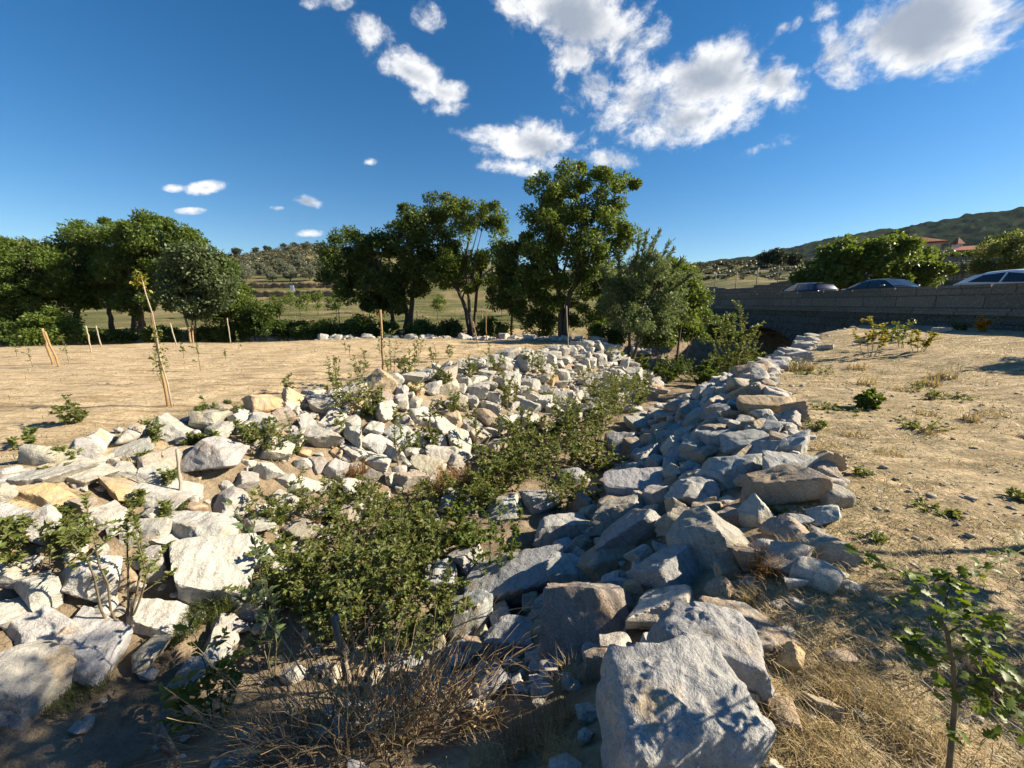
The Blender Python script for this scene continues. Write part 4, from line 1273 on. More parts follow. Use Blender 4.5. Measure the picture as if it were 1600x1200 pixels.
SUNB, SHADB = 'boulders of the sunlit bank below the field', 'boulders of the shaded bank below the dirt slope'
HAND = [
    # sunlit bank: (u, v, width, height in photo pixels, tone, round, label)
    (212, 706, 64, 32, 'P', 0, 'pale boulder with a dark shadowed front at the top edge of the field'),
    (245, 722, 70, 42, 'T', 0, 'pale boulder with a rusty ochre top just below the edge of the field'),
    (80, 746, 84, 42, 'P', 0, 'long flat pale slab half sunk in the grassy field edge'),
    (138, 742, 80, 50, 'P', 0, 'pale lumpy boulder beside the long sunken slab'),
    (187, 764, 72, 36, 'O', 0, 'orange ochre boulder lying between pale ones near the field edge'),
    (200, 738, 54, 24, 'P', 0, None), (243, 746, 52, 38, 'G', 0, 'grey boulder with one dark flat face beside the orange ochre boulder'),
    (245, 779, 88, 34, 'P', 0, 'long pale boulder just in front of the dark faced grey one'),
    (337, 724, 86, 66, 'P', 0, 'big pale pyramid shaped boulder next to the thin bare stick'),
    (77, 777, 68, 28, 'O', 0, 'flat yellowish ochre slab at the end of the bank by the weeds'),
    (20, 808, 52, 44, 'G', 0, 'grey boulder under the flat yellowish slab, cut by the picture edge'),
    (358, 785, 76, 56, 'G', 0, 'dappled grey boulder in the shadow of a weed'),
    (310, 827, 116, 44, 'W', 0, 'wide low whitish slab above the biggest flat pale block'),
    (327, 886, 126, 100, 'W', 0, 'biggest flat faced pale block on the sunlit bank'),
    (242, 876, 50, 54, 'P', 0, 'upright pale block leaning beside the biggest flat pale block'),
    (276, 843, 52, 26, 'P', 0, None), (168, 805, 46, 30, 'P', 0, None),
    (303, 752, 22, 18, 'O', 1, 'small round tan cobble below the pyramid shaped boulder'),
    (380, 706, 24, 15, 'O', 1, 'small round tan cobble near the top of the bank beside weeds'),
    (283, 705, 38, 20, 'N', 1, 'round brown cobble perched above the thin bare stick'),
    (66, 920, 70, 78, 'G', 0, 'grey boulder in dappled leaf shade beside the thin leafy shrub'),
    (14, 892, 46, 34, 'P', 0, None), (138, 905, 86, 90, 'W', 0, 'large whitish slab behind the thin leafy shrub'),
    (240, 956, 94, 54, 'W', 0, 'pale wedge shaped boulder at the foot of the bank by green grass'),
    (20, 948, 52, 46, 'P', 0, 'tilted pale slab with a sharp edge near the picture edge'), (66, 984, 140, 50, 'G', 0, 'long flat grey slab near the sandy channel floor'),
    (142, 1008, 106, 80, 'G', 0, 'squarish grey block at the foot of the bank with dappled light'),
    (52, 1056, 120, 100, 'P', 0, 'largest pale boulder at the lowest end of the sunlit bank'),
    (503, 690, 54, 46, 'W', 0, 'squarish white boulder in the middle of the sunlit bank'), (552, 683, 42, 36, 'G', 0, 'grey topped block between two white boulders'),
    (584, 671, 34, 22, 'W', 0, None), (591, 695, 40, 32, 'W', 0, 'white tilted block by the young tree stem'), (628, 680, 56, 32, 'W', 0, 'wide white block behind the young tree stem'),
    (506, 632, 54, 34, 'P', 0, 'long pale boulder pointing down the bank near the field edge'), (688, 666, 42, 28, 'P', 0, None), (688, 709, 48, 36, 'W', 0, 'white slab tilting down to the dry red grass'),
    (720, 697, 52, 36, 'W', 0, 'pair sized white boulder above the dry red grass'), (738, 668, 36, 28, 'W', 0, None), (664, 728, 46, 34, 'T', 0, 'cream boulder at the foot of the bank beside dry red grass'),
    (418, 740, 42, 36, 'P', 0, None), (495, 722, 36, 22, 'T', 0, None), (523, 734, 40, 28, 'P', 0, None), (556, 705, 44, 22, 'P', 0, None), (590, 722, 46, 24, 'W', 0, None),
    (768, 678, 22, 18, 'W', 0, None), (624, 612, 26, 24, 'W', 0, None), (648, 607, 28, 20, 'O', 0, 'yellowish block high on the sunlit bank'), (692, 646, 22, 20, 'O', 0, None),
    (476, 708, 18, 12, 'O', 1, None), (527, 709, 22, 14, 'O', 1, None), (400, 860, 70, 60, 'P', 0, 'pale boulder beside the dense leafy shrubs of the channel'), (440, 790, 44, 34, 'P', 0, None), (478, 765, 46, 30, 'W', 0, None), (470, 830, 60, 44, 'T', 0, 'cream boulder tufted with dry brown grass'),
    (858, 594, 26, 18, 'L', 0, 'bright orange lichened boulder on the far part of the sunlit bank'), (822, 640, 40, 34, 'G', 0, 'grey boulder low on the bank by the mid channel shrubs'), (866, 645, 34, 26, 'W', 0, None), (905, 540, 30, 12, 'P', 0, None), (990, 585, 34, 22, 'G', 0, 'tilted grey slab pointing down the far bank'),
    (1030, 596, 26, 18, 'T', 1, None), (1024, 604, 22, 10, 'O', 1, None), (1037, 612, 24, 11, 'T', 1, 'smooth tan cobble at the foot of the far bank'), (1012, 620, 26, 22, 'O', 0, None), (1000, 548, 40, 14, 'P', 0, None), (760, 590, 30, 20, 'P', 0, None),
    # shaded bank
    (1000, 766, 98, 64, 'B', 0, 'broad blue grey slab tipped towards the channel, middle of the shaded bank'),
    (1092, 780, 90, 44, 'B', 0, 'long blue grey boulder just behind the ochre brown block'),
    (1147, 738, 104, 66, 'B', 0, 'big pointed blue grey boulder with a sunny top edge'),
    (1170, 694, 76, 38, 'G', 0, 'grey boulder with a rippled light top below the brown round one'),
    (1146, 654, 38, 32, 'N', 1, 'round dark brown boulder near the top of the shaded bank'),
    (1192, 638, 82, 34, 'O', 0, 'long sunlit ochre boulder lying on the rim of the dirt slope'),
    (1162, 607, 44, 24, 'T', 1, 'smooth rounded boulder on the rim, farther off than the ochre one'),
    (1105, 671, 44, 20, 'B', 0, None), (1090, 650, 34, 22, 'B', 0, None), (1118, 690, 50, 28, 'B', 0, 'flat blue grey slab leaning above the pointed boulder'), (1105, 708, 40, 24, 'N', 0, None),
    (968, 822, 104, 52, 'T', 0, 'long brown boulder with a crumbly top below the broad blue slab'),
    (1010, 715, 60, 40, 'B', 0, 'blue grey boulder half hidden behind the broad slab'), (965, 695, 50, 32, 'B', 0, None), (1055, 715, 44, 26, 'B', 0, None), (1045, 690, 46, 22, 'N', 0, None), (1000, 665, 44, 24, 'B', 0, None), (1045, 655, 36, 22, 'T', 0, None), (985, 640, 34, 22, 'B', 0, None), (1060, 625, 44, 24, 'N', 0, None),
    (1240, 744, 80, 60, 'B', 0, 'blue grey boulder with a curved sunlit edge on the rim of the dirt'),
    (1212, 784, 124, 40, 'N', 0, 'long low brown boulder under the curved edged rim boulder'),
    (1178, 812, 48, 66, 'P', 0, 'upright pale fin of rock catching the sun beside the brown rim boulder'),
    (1104, 864, 116, 100, 'T', 0, 'big ochre brown block with a flat sunny top, middle of the shaded bank'),
    (1070, 823, 72, 54, 'T', 0, 'tan block with one glowing ochre facet'),
    (872, 836, 90, 44, 'G', 0, 'flat grey slab beside the leafy plants of the channel'), (988, 850, 108, 50, 'B', 0, 'dark blue slab lying in a shaded hollow'), (952, 880, 98, 44, 'N', 0, 'dark brown slab wedged below the dark blue one'),
    (1048, 908, 92, 72, 'B', 0, 'blue grey block leaning under the big ochre brown one'), (900, 900, 84, 84, 'G', 0, 'pale grey wedge with a bright peak and one dark face'),
    (806, 906, 150, 104, 'B', 0, 'large flat grey slab sloping to the channel with grit on top'), (732, 966, 70, 84, 'B', 0, 'blue grey block beside the dense shrubs at the foot of the bank'), (784, 968, 32, 60, 'B', 0, 'narrow pointed blue stone standing between slabs'),
    (831, 946, 34, 42, 'O', 0, 'small pointed ochre stone between the flat slab and the brown block'), (912, 982, 134, 130, 'N', 0, 'massive brown block with a sunny ochre shoulder'),
    (1031, 958, 102, 84, 'W', 0, 'bright whitish block with a shaded lower face above the biggest boulder'), (1150, 994, 138, 96, 'N', 0, 'dark brown lichened boulder beside the dry dirt rim'),
    (972, 1020, 66, 58, 'P', 0, 'small pale block wedged behind the biggest boulder'), (935, 1046, 52, 80, 'N', 0, 'narrow brown stone beside the biggest boulder'),
    (790, 1010, 88, 80, 'B', 0, 'dark blue grey stone in the shadow by the dead stems'), (780, 1066, 80, 56, 'B', 0, 'low blue grey stone beside the dead brown stems'), (840, 1070, 34, 18, 'B', 0, None),
    (1226, 838, 64, 28, 'N', 0, 'brown stone half buried beside the tuft of dry grass'), (1135, 905, 40, 40, 'N', 0, None), (1000, 905, 40, 30, 'N', 0, None), (1215, 955, 20, 14, 'T', 0, None),
    (1240, 560, 50, 20, 'B', 0, 'flat blue grey slab on the rim in front of the bridge arch'), (1205, 575, 46, 22, 'B', 0, 'blue grey slab on the rim beside the conical bush'), (1290, 546, 20, 10, 'G', 0, None), (1345, 536, 16, 10, 'P', 0, None), (1470, 517, 20, 8, 'W', 0, 'small white stone lying on the dirt near the bridge wall'),
    (735, 875, 60, 44, 'G', 0, 'grey boulder among the leafy plants at the foot of the shaded bank'), (690, 895, 56, 44, 'B', 0, None), (665, 815, 60, 40, 'P', 0, None), (720, 790, 60, 40, 'B', 0, None), (790, 800, 56, 36, 'B', 0, None), (845, 790, 60, 36, 'B', 0, None), (900, 745, 50, 30, 'B', 0, None),
]


def shared_label(tone, w, bank, y):
    size = 'small' if w < .24 else 'medium' if w < .42 else 'large'
    col = {'P': 'pale', 'W': 'whitish', 'G': 'grey', 'B': 'blue grey', 'O': 'ochre', 'N': 'brown', 'T': 'tan', 'L': 'orange'}[tone]
    where = 'near end' if y < 5 else 'middle stretch' if y < 9 else 'far end'
    lab = f'{size} {col} boulder at the {where} of the {"sunlit" if bank else "shaded"} bank'
    return lab, f'{size} {col} boulders on the {where} of the {"sunlit" if bank else "shaded"} bank'


def sunlit(x, y):
    """which bank a place belongs to"""
    dl = min(math.hypot(x - (ax + (bx - ax) * t), y - (ay + (by - ay) * t)) for (ax, ay), (bx, by) in zip(LEFT_CREST[1:13], LEFT_CREST[2:14]) for t in (0, .25, .5, .75, 1))
    dr = min(math.hypot(x - (ax + (bx - ax) * t), y - (ay + (by - ay) * t)) for (ax, ay), (bx, by) in zip(RIGHT_CREST[3:], RIGHT_CREST[4:-1]) for t in (0, .25, .5, .75, 1))
    return dl < dr


def camdepth(p):
    return p[1] * math.cos(PITCH) - (p[2] - EYE) * math.sin(PITCH)


def build_boulders():
    rng = np.random.default_rng(77)
    n = 0
    # the biggest boulder, close by: a low broad body with a peak
    p = hit(1040, 1165)
    place_rock(np.random.default_rng(44), p[0], p[1], (.60, .48, .46), 'D', 'biggest grey granite boulder, broad and rough, at the very bottom of the picture', SHADB, 6, False, .20, .25, tilt=0.05, lean=.1, rough=1.5, kk=11)
    p = hit(1098, 1062)
    place_rock(np.random.default_rng(31), p[0], p[1], (.50, .38, .46), 'D', 'peaked grey boulder rising right behind the biggest one', SHADB, 6, False, .24, -.3, tilt=0.05, lean=.2, peak=(.05, .1, 1, .22), rough=1.4, kk=11)
    n += 1
    n += 1
    for (u, v, w, h, tone, rnd, label) in HAND:
        P = hit(u, v + .12 * h)
        s = camdepth(P) / FPX
        phi = math.atan2(EYE - P[2], P[1])
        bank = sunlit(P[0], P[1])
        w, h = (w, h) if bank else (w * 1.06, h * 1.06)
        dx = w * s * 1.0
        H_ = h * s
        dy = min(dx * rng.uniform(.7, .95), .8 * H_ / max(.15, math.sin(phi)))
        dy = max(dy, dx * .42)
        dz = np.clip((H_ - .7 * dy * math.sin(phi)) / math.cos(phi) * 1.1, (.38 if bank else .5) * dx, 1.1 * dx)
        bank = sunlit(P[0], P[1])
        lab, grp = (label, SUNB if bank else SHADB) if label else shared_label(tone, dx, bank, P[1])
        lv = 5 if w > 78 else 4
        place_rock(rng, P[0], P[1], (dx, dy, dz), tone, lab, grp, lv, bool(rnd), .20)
        n += 1
    # the rest of the stone bank
    M = 40000
    x = rng.uniform(-9, 18, M); y = rng.uniform(.6, 19, M)
    z, d = land(x, y, False)
    ok = (d > -.12) & (d < np.where(y < 9, 2.35, 2.7)) & (y > .40 * np.abs(x) - .6) & ((z < .25))
    ok &= ~((x < -1.2) & (y < 2.6) & (d > 1.5)) & ~((y < 1.75) & (x < .55)) 
    x, y, z, d = x[ok], y[ok], z[ok], d[ok]
    size = np.clip(rng.lognormal(math.log(.22), .55, len(x)), .075, .60)
    size = np.where(d < .1, size * .7, size)
    size = np.minimum(size, np.interp(np.hypot(x, y), [2.5, 4.5, 7, 10], [.24, .32, .44, .6]))
    size = np.where((np.hypot(x, y) < 2.5) | (y < 1.9), np.minimum(size * .5, .15), size)
    order = np.argsort(-size)
    kept = []
    R_ = np.array(ROCKS)
    for i in order:
        r = size[i] * .5
        dd = np.hypot(R_[:, 0] - x[i], R_[:, 1] - y[i])
        if np.any(dd < (R_[:, 2] + r) * .66): continue
        kept.append(i)
        R_ = np.vstack([R_, (x[i], y[i], r)])
    info = []
    for i in kept:
        dep = camdepth((x[i], y[i], z[i]))
        uu = 800 + FPX * x[i] / dep
        info.append((size[i] / dep if -30 < uu < 1630 and dep > .8 else 0, i))
    info.sort(key=lambda q: -q[0])
    rub = MB()
    left = 298 - n
    for rank, (a, i) in enumerate(info):
        bank = sunlit(x[i], y[i])
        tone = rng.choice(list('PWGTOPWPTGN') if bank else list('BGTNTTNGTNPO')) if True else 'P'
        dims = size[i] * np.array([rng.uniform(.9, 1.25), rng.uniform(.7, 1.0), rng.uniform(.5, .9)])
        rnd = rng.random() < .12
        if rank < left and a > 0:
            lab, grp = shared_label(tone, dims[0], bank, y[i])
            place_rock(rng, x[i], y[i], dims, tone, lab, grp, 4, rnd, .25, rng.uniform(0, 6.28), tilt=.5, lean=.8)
        elif a > 0:
            p, f = rock_shape(rng, dims, 3, rnd)
            t = rng.uniform(0, 6.28); c, s = math.cos(t), math.sin(t)
            p = np.stack([p[:, 0] * c - p[:, 1] * s, p[:, 0] * s + p[:, 1] * c, p[:, 2]], 1)
            rub.add(p + np.array([x[i], y[i], z[i] + dims[2] * .2]), f)
    # grit and broken stone between the boulders and along their foot
    M = 5200
    x = rng.uniform(-9, 16, M); y = rng.uniform(.7, 19, M)
    z, d = land(x, y, False)
    ok = (d > -.5) & (d < 3.2) & (y > .40 * np.abs(x) - .6) & (rng.random(M) < np.interp(d, [-.5, 0, 2.2, 3.2], [.1, 1, .8, .25]))
    for xx, yy, zz_ in zip(x[ok], y[ok], z[ok]):
        s = rng.uniform(.035, .13)
        p, f = rock_shape(rng, s * np.array([1.2, .9, .7]), 1)
        rub.add(p + np.array([xx, yy, zz_ + s * .15]), f)
    o = rub.build('rubble', M_ROCK); o.data.set_sharp_from_angle(angle=R(24)); o.color = (*TONE['P'], 1)
    tag(o, None, None, None, 'stuff')
    # pebbles and clods on the dirt
    pb = MB()
    M = 2200
    r = rng.uniform(.9, 12, M) ; a = rng.uniform(R(-5), R(62), M)
    x, y = r * np.sin(a), r * np.cos(a)
    z, d = land(x, y)
    for xx, yy, zz_ in zip(x[d < -.15], y[d < -.15], z[d < -.15]):
        s = rng.lognormal(math.log(.022), .5)
        p, f = rock_shape(rng, s * np.array([1.2, .9, .6]), 1)
        pb.add(p + np.array([xx, yy, zz_ + s * .1]), f)
    M = 900
    x, y = rng.uniform(-14, 2, M), rng.uniform(4, 17, M)
    z, d = land(x, y)
    for xx, yy, zz_ in zip(x[d < -.15], y[d < -.15], z[d < -.15]):
        s = rng.lognormal(math.log(.02), .45)
        p, f = rock_shape(rng, s * np.array([1.2, .9, .6]), 1)
        pb.add(p + np.array([xx, yy, zz_ + s * .1]), f)
    o = pb.build('pebbles', M_ROCK); o.color = (*np.array(TONE['T']) * .85, 1)
    tag(o, None, None, None, 'stuff')
    # white stones lining the far edge of the field
    wrow = [(u, rng) for u in (300, 322, 345, 372, 396, 428, 452, 480, 505, 528, 548, 572, 600, 622, 648, 660, 690, 700, 720, 738, 752, 770, 786, 812)]
    for u, _ in wrow:
        v = np.interp(u, [0, 150, 300, 420, 600, 800], [541, 539, 533, 531, 527, 526]) + rng.uniform(-.5, 1)
        P = hit(u, v)
        s = rng.uniform(.25, .6)
        place_rock(rng, P[0], P[1], (s * 1.5, s, s * .55), 'W', 'low white stone in the row along the far edge of the sandy field', 'white stones along the far edge of the field', 3, False, .2, name='edge_stone', lean=0)


build_boulders()


# ------------------------------------------------------------------ shrubs and weeds
def shrub(name, label, P, h, spread, nst, per, L, mat, seed, group=None, cat='shrub', six=True, lean=(0, 0), stemmat=None, low=.12, wr=.5, stem_r=.006, twigs=3, name2='foliage'):
    rng = np.random.default_rng(seed)
    x, y, z = P
    t = thing(name, label, cat, (x, y, z - .01), 0, group)
    st, lf = MB(), MB()
    C, A = [], []
    for k in range(nst):
        a = rng.uniform(0, 6.28)
        rad = spread * math.sqrt(rng.uniform(.02, 1)) if nst > 1 else 0
        hh = h * rng.uniform(.6, 1.05) * (1 - .35 * (rad / max(spread, 1e-6)) ** 2) if nst > 1 else h
        b0 = np.array([math.cos(a), math.sin(a), 0]) * rad * .25
        tip = np.array([math.cos(a) * rad + lean[0] * hh, math.sin(a) * rad + lean[1] * hh, hh])
        p = limb(st, rng, b0 + np.array([0, 0, -.06]), tip, stem_r, stem_r * .3, .10, 7, 5)
        paths = [p]
        for q in range(twigs):
            j = int(rng.integers(2, 6))
            dirn = unit(rng.normal(size=3) * np.array([1, 1, .5]) + np.array([0, 0, .7]))
            paths.append(limb(st, rng, p[j], p[j] + dirn * hh * rng.uniform(.15, .38), stem_r * .5, stem_r * .2, .08, 5, 4))
        for q, pp in enumerate(paths):
            n = int(per * (1 if q == 0 else .5))
            s = rng.uniform(low if q == 0 else .15, 1, n) ** .85
            tt = np.linspace(0, 1, len(pp))
            pos = np.stack([np.interp(s, tt, pp[:, i]) for i in range(3)], 1)
            dr = unit(np.gradient(pp, axis=0)); dr = np.stack([np.interp(s, tt, dr[:, i]) for i in range(3)], 1)
            ph = rng.uniform(0, 6.28, n)
            side = np.stack([np.cos(ph), np.sin(ph), np.zeros(n)], 1)
            C.append(pos); A.append(unit(dr * .55 + side * .8 + rng.normal(size=(n, 3)) * .25))
    C, A = np.concatenate(C), np.concatenate(A)
    n = len(C)
    leaf_mesh(lf, C, A, rng.normal(size=(n, 3)) * .6 + np.array([0, 0, 1.0]), L * rng.uniform(.4, 1.35, n), wr, six)
    st.build('stem', stemmat or M_TWIG, t)
    lf.build(name2, mat, t)
    return t


def shrub_px(label, u, v, hpx, wpx, nst, per, L=None, mat=None, seed=0, name='leafy_shrub', group=None, **kw):
    P = hit(u, v)
    s = camdepth(P) / FPX
    phi = math.atan2(EYE - P[2], P[1])
    h = hpx * s / max(.5, math.cos(phi))
    return shrub(name, label, P, h, wpx * s * .5, nst, per, L or .045, mat or M_LEAF_SHRUB, seed, group, **kw)


CH = 'shrubs crowding the near part of the channel'
for i, (u, v, hp, wp) in enumerate([(600, 905, 170, 150), (545, 925, 150, 130), (655, 940, 130, 110), (480, 955, 120, 120), (560, 1010, 120, 130), (640, 1020, 110, 120), (700, 985, 90, 100), (430, 950, 90, 100), (620, 840, 100, 110), (560, 850, 110, 110), (520, 1000, 100, 110), (660, 880, 110, 100), (600, 960, 120, 120), (470, 900, 80, 90), (690, 850, 80, 90), (640, 800, 80, 100), (700, 800, 70, 80), (560, 800, 70, 90), (730, 850, 60, 70)]):
    shrub_px('dense small leaved green shrub in the thicket filling the near part of the channel', u, v, hp * (.55 + .3 * ((i * 7) % 5) / 4), wp * 1.2, 12, 55, .044, None, 400 + i, group=CH, stem_r=.005, twigs=4)
CM = 'shrubs crowding the middle of the channel'
for i, (u, v, hp, wp) in enumerate([(830, 745, 80, 90), (880, 725, 80, 90), (930, 690, 78, 80), (960, 655, 66, 80), (790, 765, 72, 80), (955, 630, 44, 60), (900, 700, 70, 80), (985, 640, 40, 50), (860, 690, 50, 60), (780, 735, 50, 60), (750, 790, 60, 80), (815, 700, 50, 70), (930, 730, 50, 70), (1000, 610, 34, 50)]):
    shrub_px('olive green shrub in the thicket halfway along the channel', u, v, hp * (.9 + .5 * ((i * 5) % 4) / 3), wp * 1.35, 14, 64, .06, None, 430 + i, group=CM, stem_r=.006)
shrub_px('dark green shrub at the tip of the mid channel thicket, before the broad blue slab', 870, 800, 110, 80, 9, 70, .045, None, 445)
shrub_px('round dark shrub beside the broad blue slab on the shaded bank', 905, 785, 60, 70, 9, 60, .045, None, 446)
shrub_px('leafy plant with rounded leaves growing past the broken stub', 775, 905, 120, 110, 8, 50, .046, M_LEAF_ASH, 447, wr=.7)
shrub_px('leafy sprig with rounded leaves standing before the flat grey slab', 718, 870, 90, 50, 5, 50, .046, M_LEAF_SUNNY, 448, wr=.7)
shrub_px('tall leafy sprout with large pale leaves beside the dead stems', 425, 1060, 190, 60, 3, 26, .075, M_LEAF_WILLOW, 449, wr=.42)
shrub_px('broad leaved green sprout low at the end of the dead stems', 335, 1130, 110, 100, 5, 26, .07, M_LEAF_ASH, 450, wr=.45)
shrub_px('thin leafy shrub on a grey stem before the whitish slab', 185, 972, 165, 110, 5, 90, .038, None, 451, stem_r=.010, low=.35)
for i, (u, v, hp, wp, lab) in enumerate([
    (60, 872, 74, 120, 'spreading green weed over grey stones at the near end of the sunlit bank'), (15, 862, 50, 60, 'green weed at the picture edge over the near stones'), (120, 850, 50, 80, 'low green weed beside the wide whitish slab'),
    (440, 722, 96, 80, 'dense dark green shrub in the middle of the sunlit bank'), (400, 690, 40, 60, 'low shrub at the top of the sunlit bank'), (545, 652, 80, 70, 'bushy green shrub high on the sunlit bank'), (590, 655, 60, 60, 'feathery shrub beside the tall stake'),
    (430, 830, 70, 70, 'green shrub between the biggest pale block and the thicket'), (500, 810, 90, 80, 'upright green shrub at the foot of the sunlit bank'), (350, 650, 24, 50, 'low green weed beside the leaning stake'), (340, 692, 30, 60, 'dark weed under the pyramid shaped boulder'),
    (850, 604, 64, 46, 'green shrub among white stones on the far bank'), (830, 580, 44, 40, 'pale green shrub on top of the far bank'), (880, 660, 64, 50, 'shrub rising from white stones above the mid channel thicket'), (920, 610, 50, 40, 'grey green weed among the far white stones'), (960, 565, 26, 36, 'flat green weed near the crest of the far bank'), (1035, 580, 26, 34, 'little green weed between far tan cobbles'), (1075, 600, 34, 46, 'dark weed at the mouth of the channel'),
    (715, 660, 60, 40, 'slender shrub in the sunlit bank near the white pair'), (665, 700, 46, 40, 'small bright shrub growing behind a white slab'), (795, 640, 56, 40, 'thin shrub with grey green leaves above the grey boulder'), (690, 605, 40, 40, 'ragged weed at the crest beside the sandy field'), (735, 590, 40, 40, 'dry looking weed at the crest behind white stones'), (640, 590, 46, 44, 'scraggly weed at the edge of the sandy field'), (770, 585, 40, 40, 'olive weed on the crest near the far stakes'),
]):
    shrub_px(lab, u, v, hp, wp, 8, 46, .045 if v > 700 else .055, None, 460 + i, stem_r=.005)
for i, (u, v, hp, wp, lab) in enumerate([(108, 664, 52, 26, 'lone slender green weed on the sandy field'), (122, 662, 36, 20, 'smaller green weed beside the lone slender one'), (525, 600, 46, 30, 'thin leafy weed at the edge of the field before the sand'), (565, 606, 60, 40, 'tall sparse weed at the field edge'), (612, 590, 84, 44, 'tall wispy weed with bare stalks beside the tall stake'), (455, 614, 40, 24, 'short weed at the field edge above white stones'), (320, 662, 44, 26, 'bent dark weed sticking up from the field edge'), (30, 700, 30, 90, 'dry scattered weed at the grassy end of the field'),
                                      (655, 560, 38, 18, 'grey weed standing in the sand'), (680, 566, 36, 24, 'leafy weed in the sand near the crest'), (705, 560, 34, 14, 'upright thin weed in the sand beside the leafy one')]):
    shrub_px(lab, u, v, hp, wp, 4, 34, .05, None, 500 + i, name='field_weed', cat='weed', stem_r=.005)
for i, (x, y, h, sp) in enumerate([(7.9, 15.6, 1.1, .7), (6.6, 16.8, 1.0, .8), (9.6, 17.4, 1.5, .9), (8.0, 19.0, 1.4, 1.0), (11.5, 19.5, 1.6, 1.0), (5.6, 17.6, .9, .7), (10.4, 16.2, .8, .6)]):
    shrub('leafy_shrub', 'dark shrub at the mouth of the channel in front of the bridge', np.array([x, y, gz(x, y)]), h, sp, 16, 60, .11, [M_LEAF_ASH, M_LEAF_POPLAR][i % 2], 580 + i, 'dark shrubs at the mouth of the channel', stem_r=.01)
YS = [('young tree with a bare slender stem and leafy top among white blocks', 622, 735, 95, 40, .35), ('young tree on a thin leaning stem beside the slab by the red grass', 745, 708, 70, 34, .4), ('young tree with narrow leaves behind the wide white block', 676, 692, 60, 24, .35), ('tiny tree with a straight stem on the far bank', 800, 640, 50, 22, .3)]
for i, (lab, u, v, hp, wp, low) in enumerate(YS):
    P = hit(u, v); s = camdepth(P) / FPX
    shrub('young_tree', lab, P, hp * s * 1.08, wp * s * .4, 1, 90, .05, M_LEAF_SHRUB, 520 + i, None, 'young tree', True, low=low, stem_r=.014, twigs=7)
shrub('conical_bush', 'big conical bush with pale leaves standing before the bridge arch', np.array([7.7, 13.4, gz(7.7, 13.4)]), 3.0, .92, 20, 105, .08, M_LEAF_SHRUB, 530, None, 'bush', stem_r=.014, low=.05)
shrub_px('low leafy shoots beside the conical bush', 1196, 572, 40, 40, 9, 50, .07, M_LEAF_SHRUB, 531, cat='bush')
shrub_px('small yellowing sapling with a full crown before the bridge wall', 1361, 558, 68, 52, 6, 64, .07, M_LEAF_YELLOW, 532, name='yellow_sapling', cat='sapling', low=.45, stem_r=.008, wr=.65)
shrub_px('smaller golden sapling next to the fuller yellow one', 1434, 552, 46, 38, 5, 48, .07, M_LEAF_YELLOW, 533, name='yellow_sapling', cat='sapling', low=.45, stem_r=.008, wr=.65)
shrub_px('tall thin green sapling between the two yellow ones', 1409, 545, 66, 30, 4, 40, .075, M_LEAF_SHRUB, 534, name='green_sapling', cat='sapling', low=.4, stem_r=.008)
shrub_px('dull green low shrub behind the two yellow saplings', 1392, 535, 34, 36, 8, 40, .07, M_LEAF_ASH, 538)
shrub_px('rusty orange little shrub near the bridge wall', 1534, 518, 27, 18, 9, 50, .07, M_LEAF_RUST, 535, name='rust_shrub')
shrub_px('grey green little shrub between the golden sapling and the rusty one', 1500, 516, 18, 30, 8, 40, .07, M_LEAF_WILLOW, 536)
shrub_px('compact dark green weed alone on the dry dirt slope', 1356, 642, 40, 34, 14, 40, .055, M_LEAF_ASH, 537, wr=.75)
for i, (u, v, w, lab) in enumerate([(1300, 645, 80, 'low creeping green weed by the rim boulders'), (1440, 670, 90, 'flat green weed patch in the middle of the dirt slope'), (1215, 810, 50, 'fresh green tuft behind the brown rim boulder'), (1455, 800, 70, 'creeping green sprig in the dirt near the oak sapling')]):
    shrub_px(lab, u, v, 14, w, 16, 24, .035, M_LEAF_SHRUB, 545 + i, name='creeping_weed', cat='weed', low=.2, stem_r=.003)


# ------------------------------------------------------------------ stakes, posts, sticks and saplings of the field
def pole(name, label, base_px, top_px, wid, mat, cat, group=None, jag=False, ybias=0.0):
    P = hit(*base_px)
    T = at_depth(top_px[0], top_px[1], P[1] + ybias)
    t = thing(name, label, cat, tuple(P), 0, group) if False else None
    rng = np.random.default_rng(int(base_px[0] * 7 + top_px[1]))
    mb = MB()
    p = np.linspace(0, 1, 9)[:, None] * (T - P) + np.array([0, 0, 0.0])
    p[0] = -(T - P) / np.linalg.norm(T - P) * .12
    p[1:-1] += rng.normal(size=(7, 3)) * wid * .12
    r = np.full(9, wid * .5) * (1 + rng.normal(size=9) * (.16 if jag else .05))
    sides = 12 if jag else 7
    mb.tube(p, r, sides)
    if jag:
        v = mb.v[0]
        v[-sides:] += np.stack([np.zeros(sides), np.zeros(sides), rng.uniform(-.6, .7, sides) * wid], 1)
        v += fbm(v * 30, 2, 3)[:, None] * unit(v * np.array([1, 1, 0])) * wid * .10
    o = mb.build(name, mat, None, not jag)
    o.location = P
    tag(o, label, cat, group)
    return o


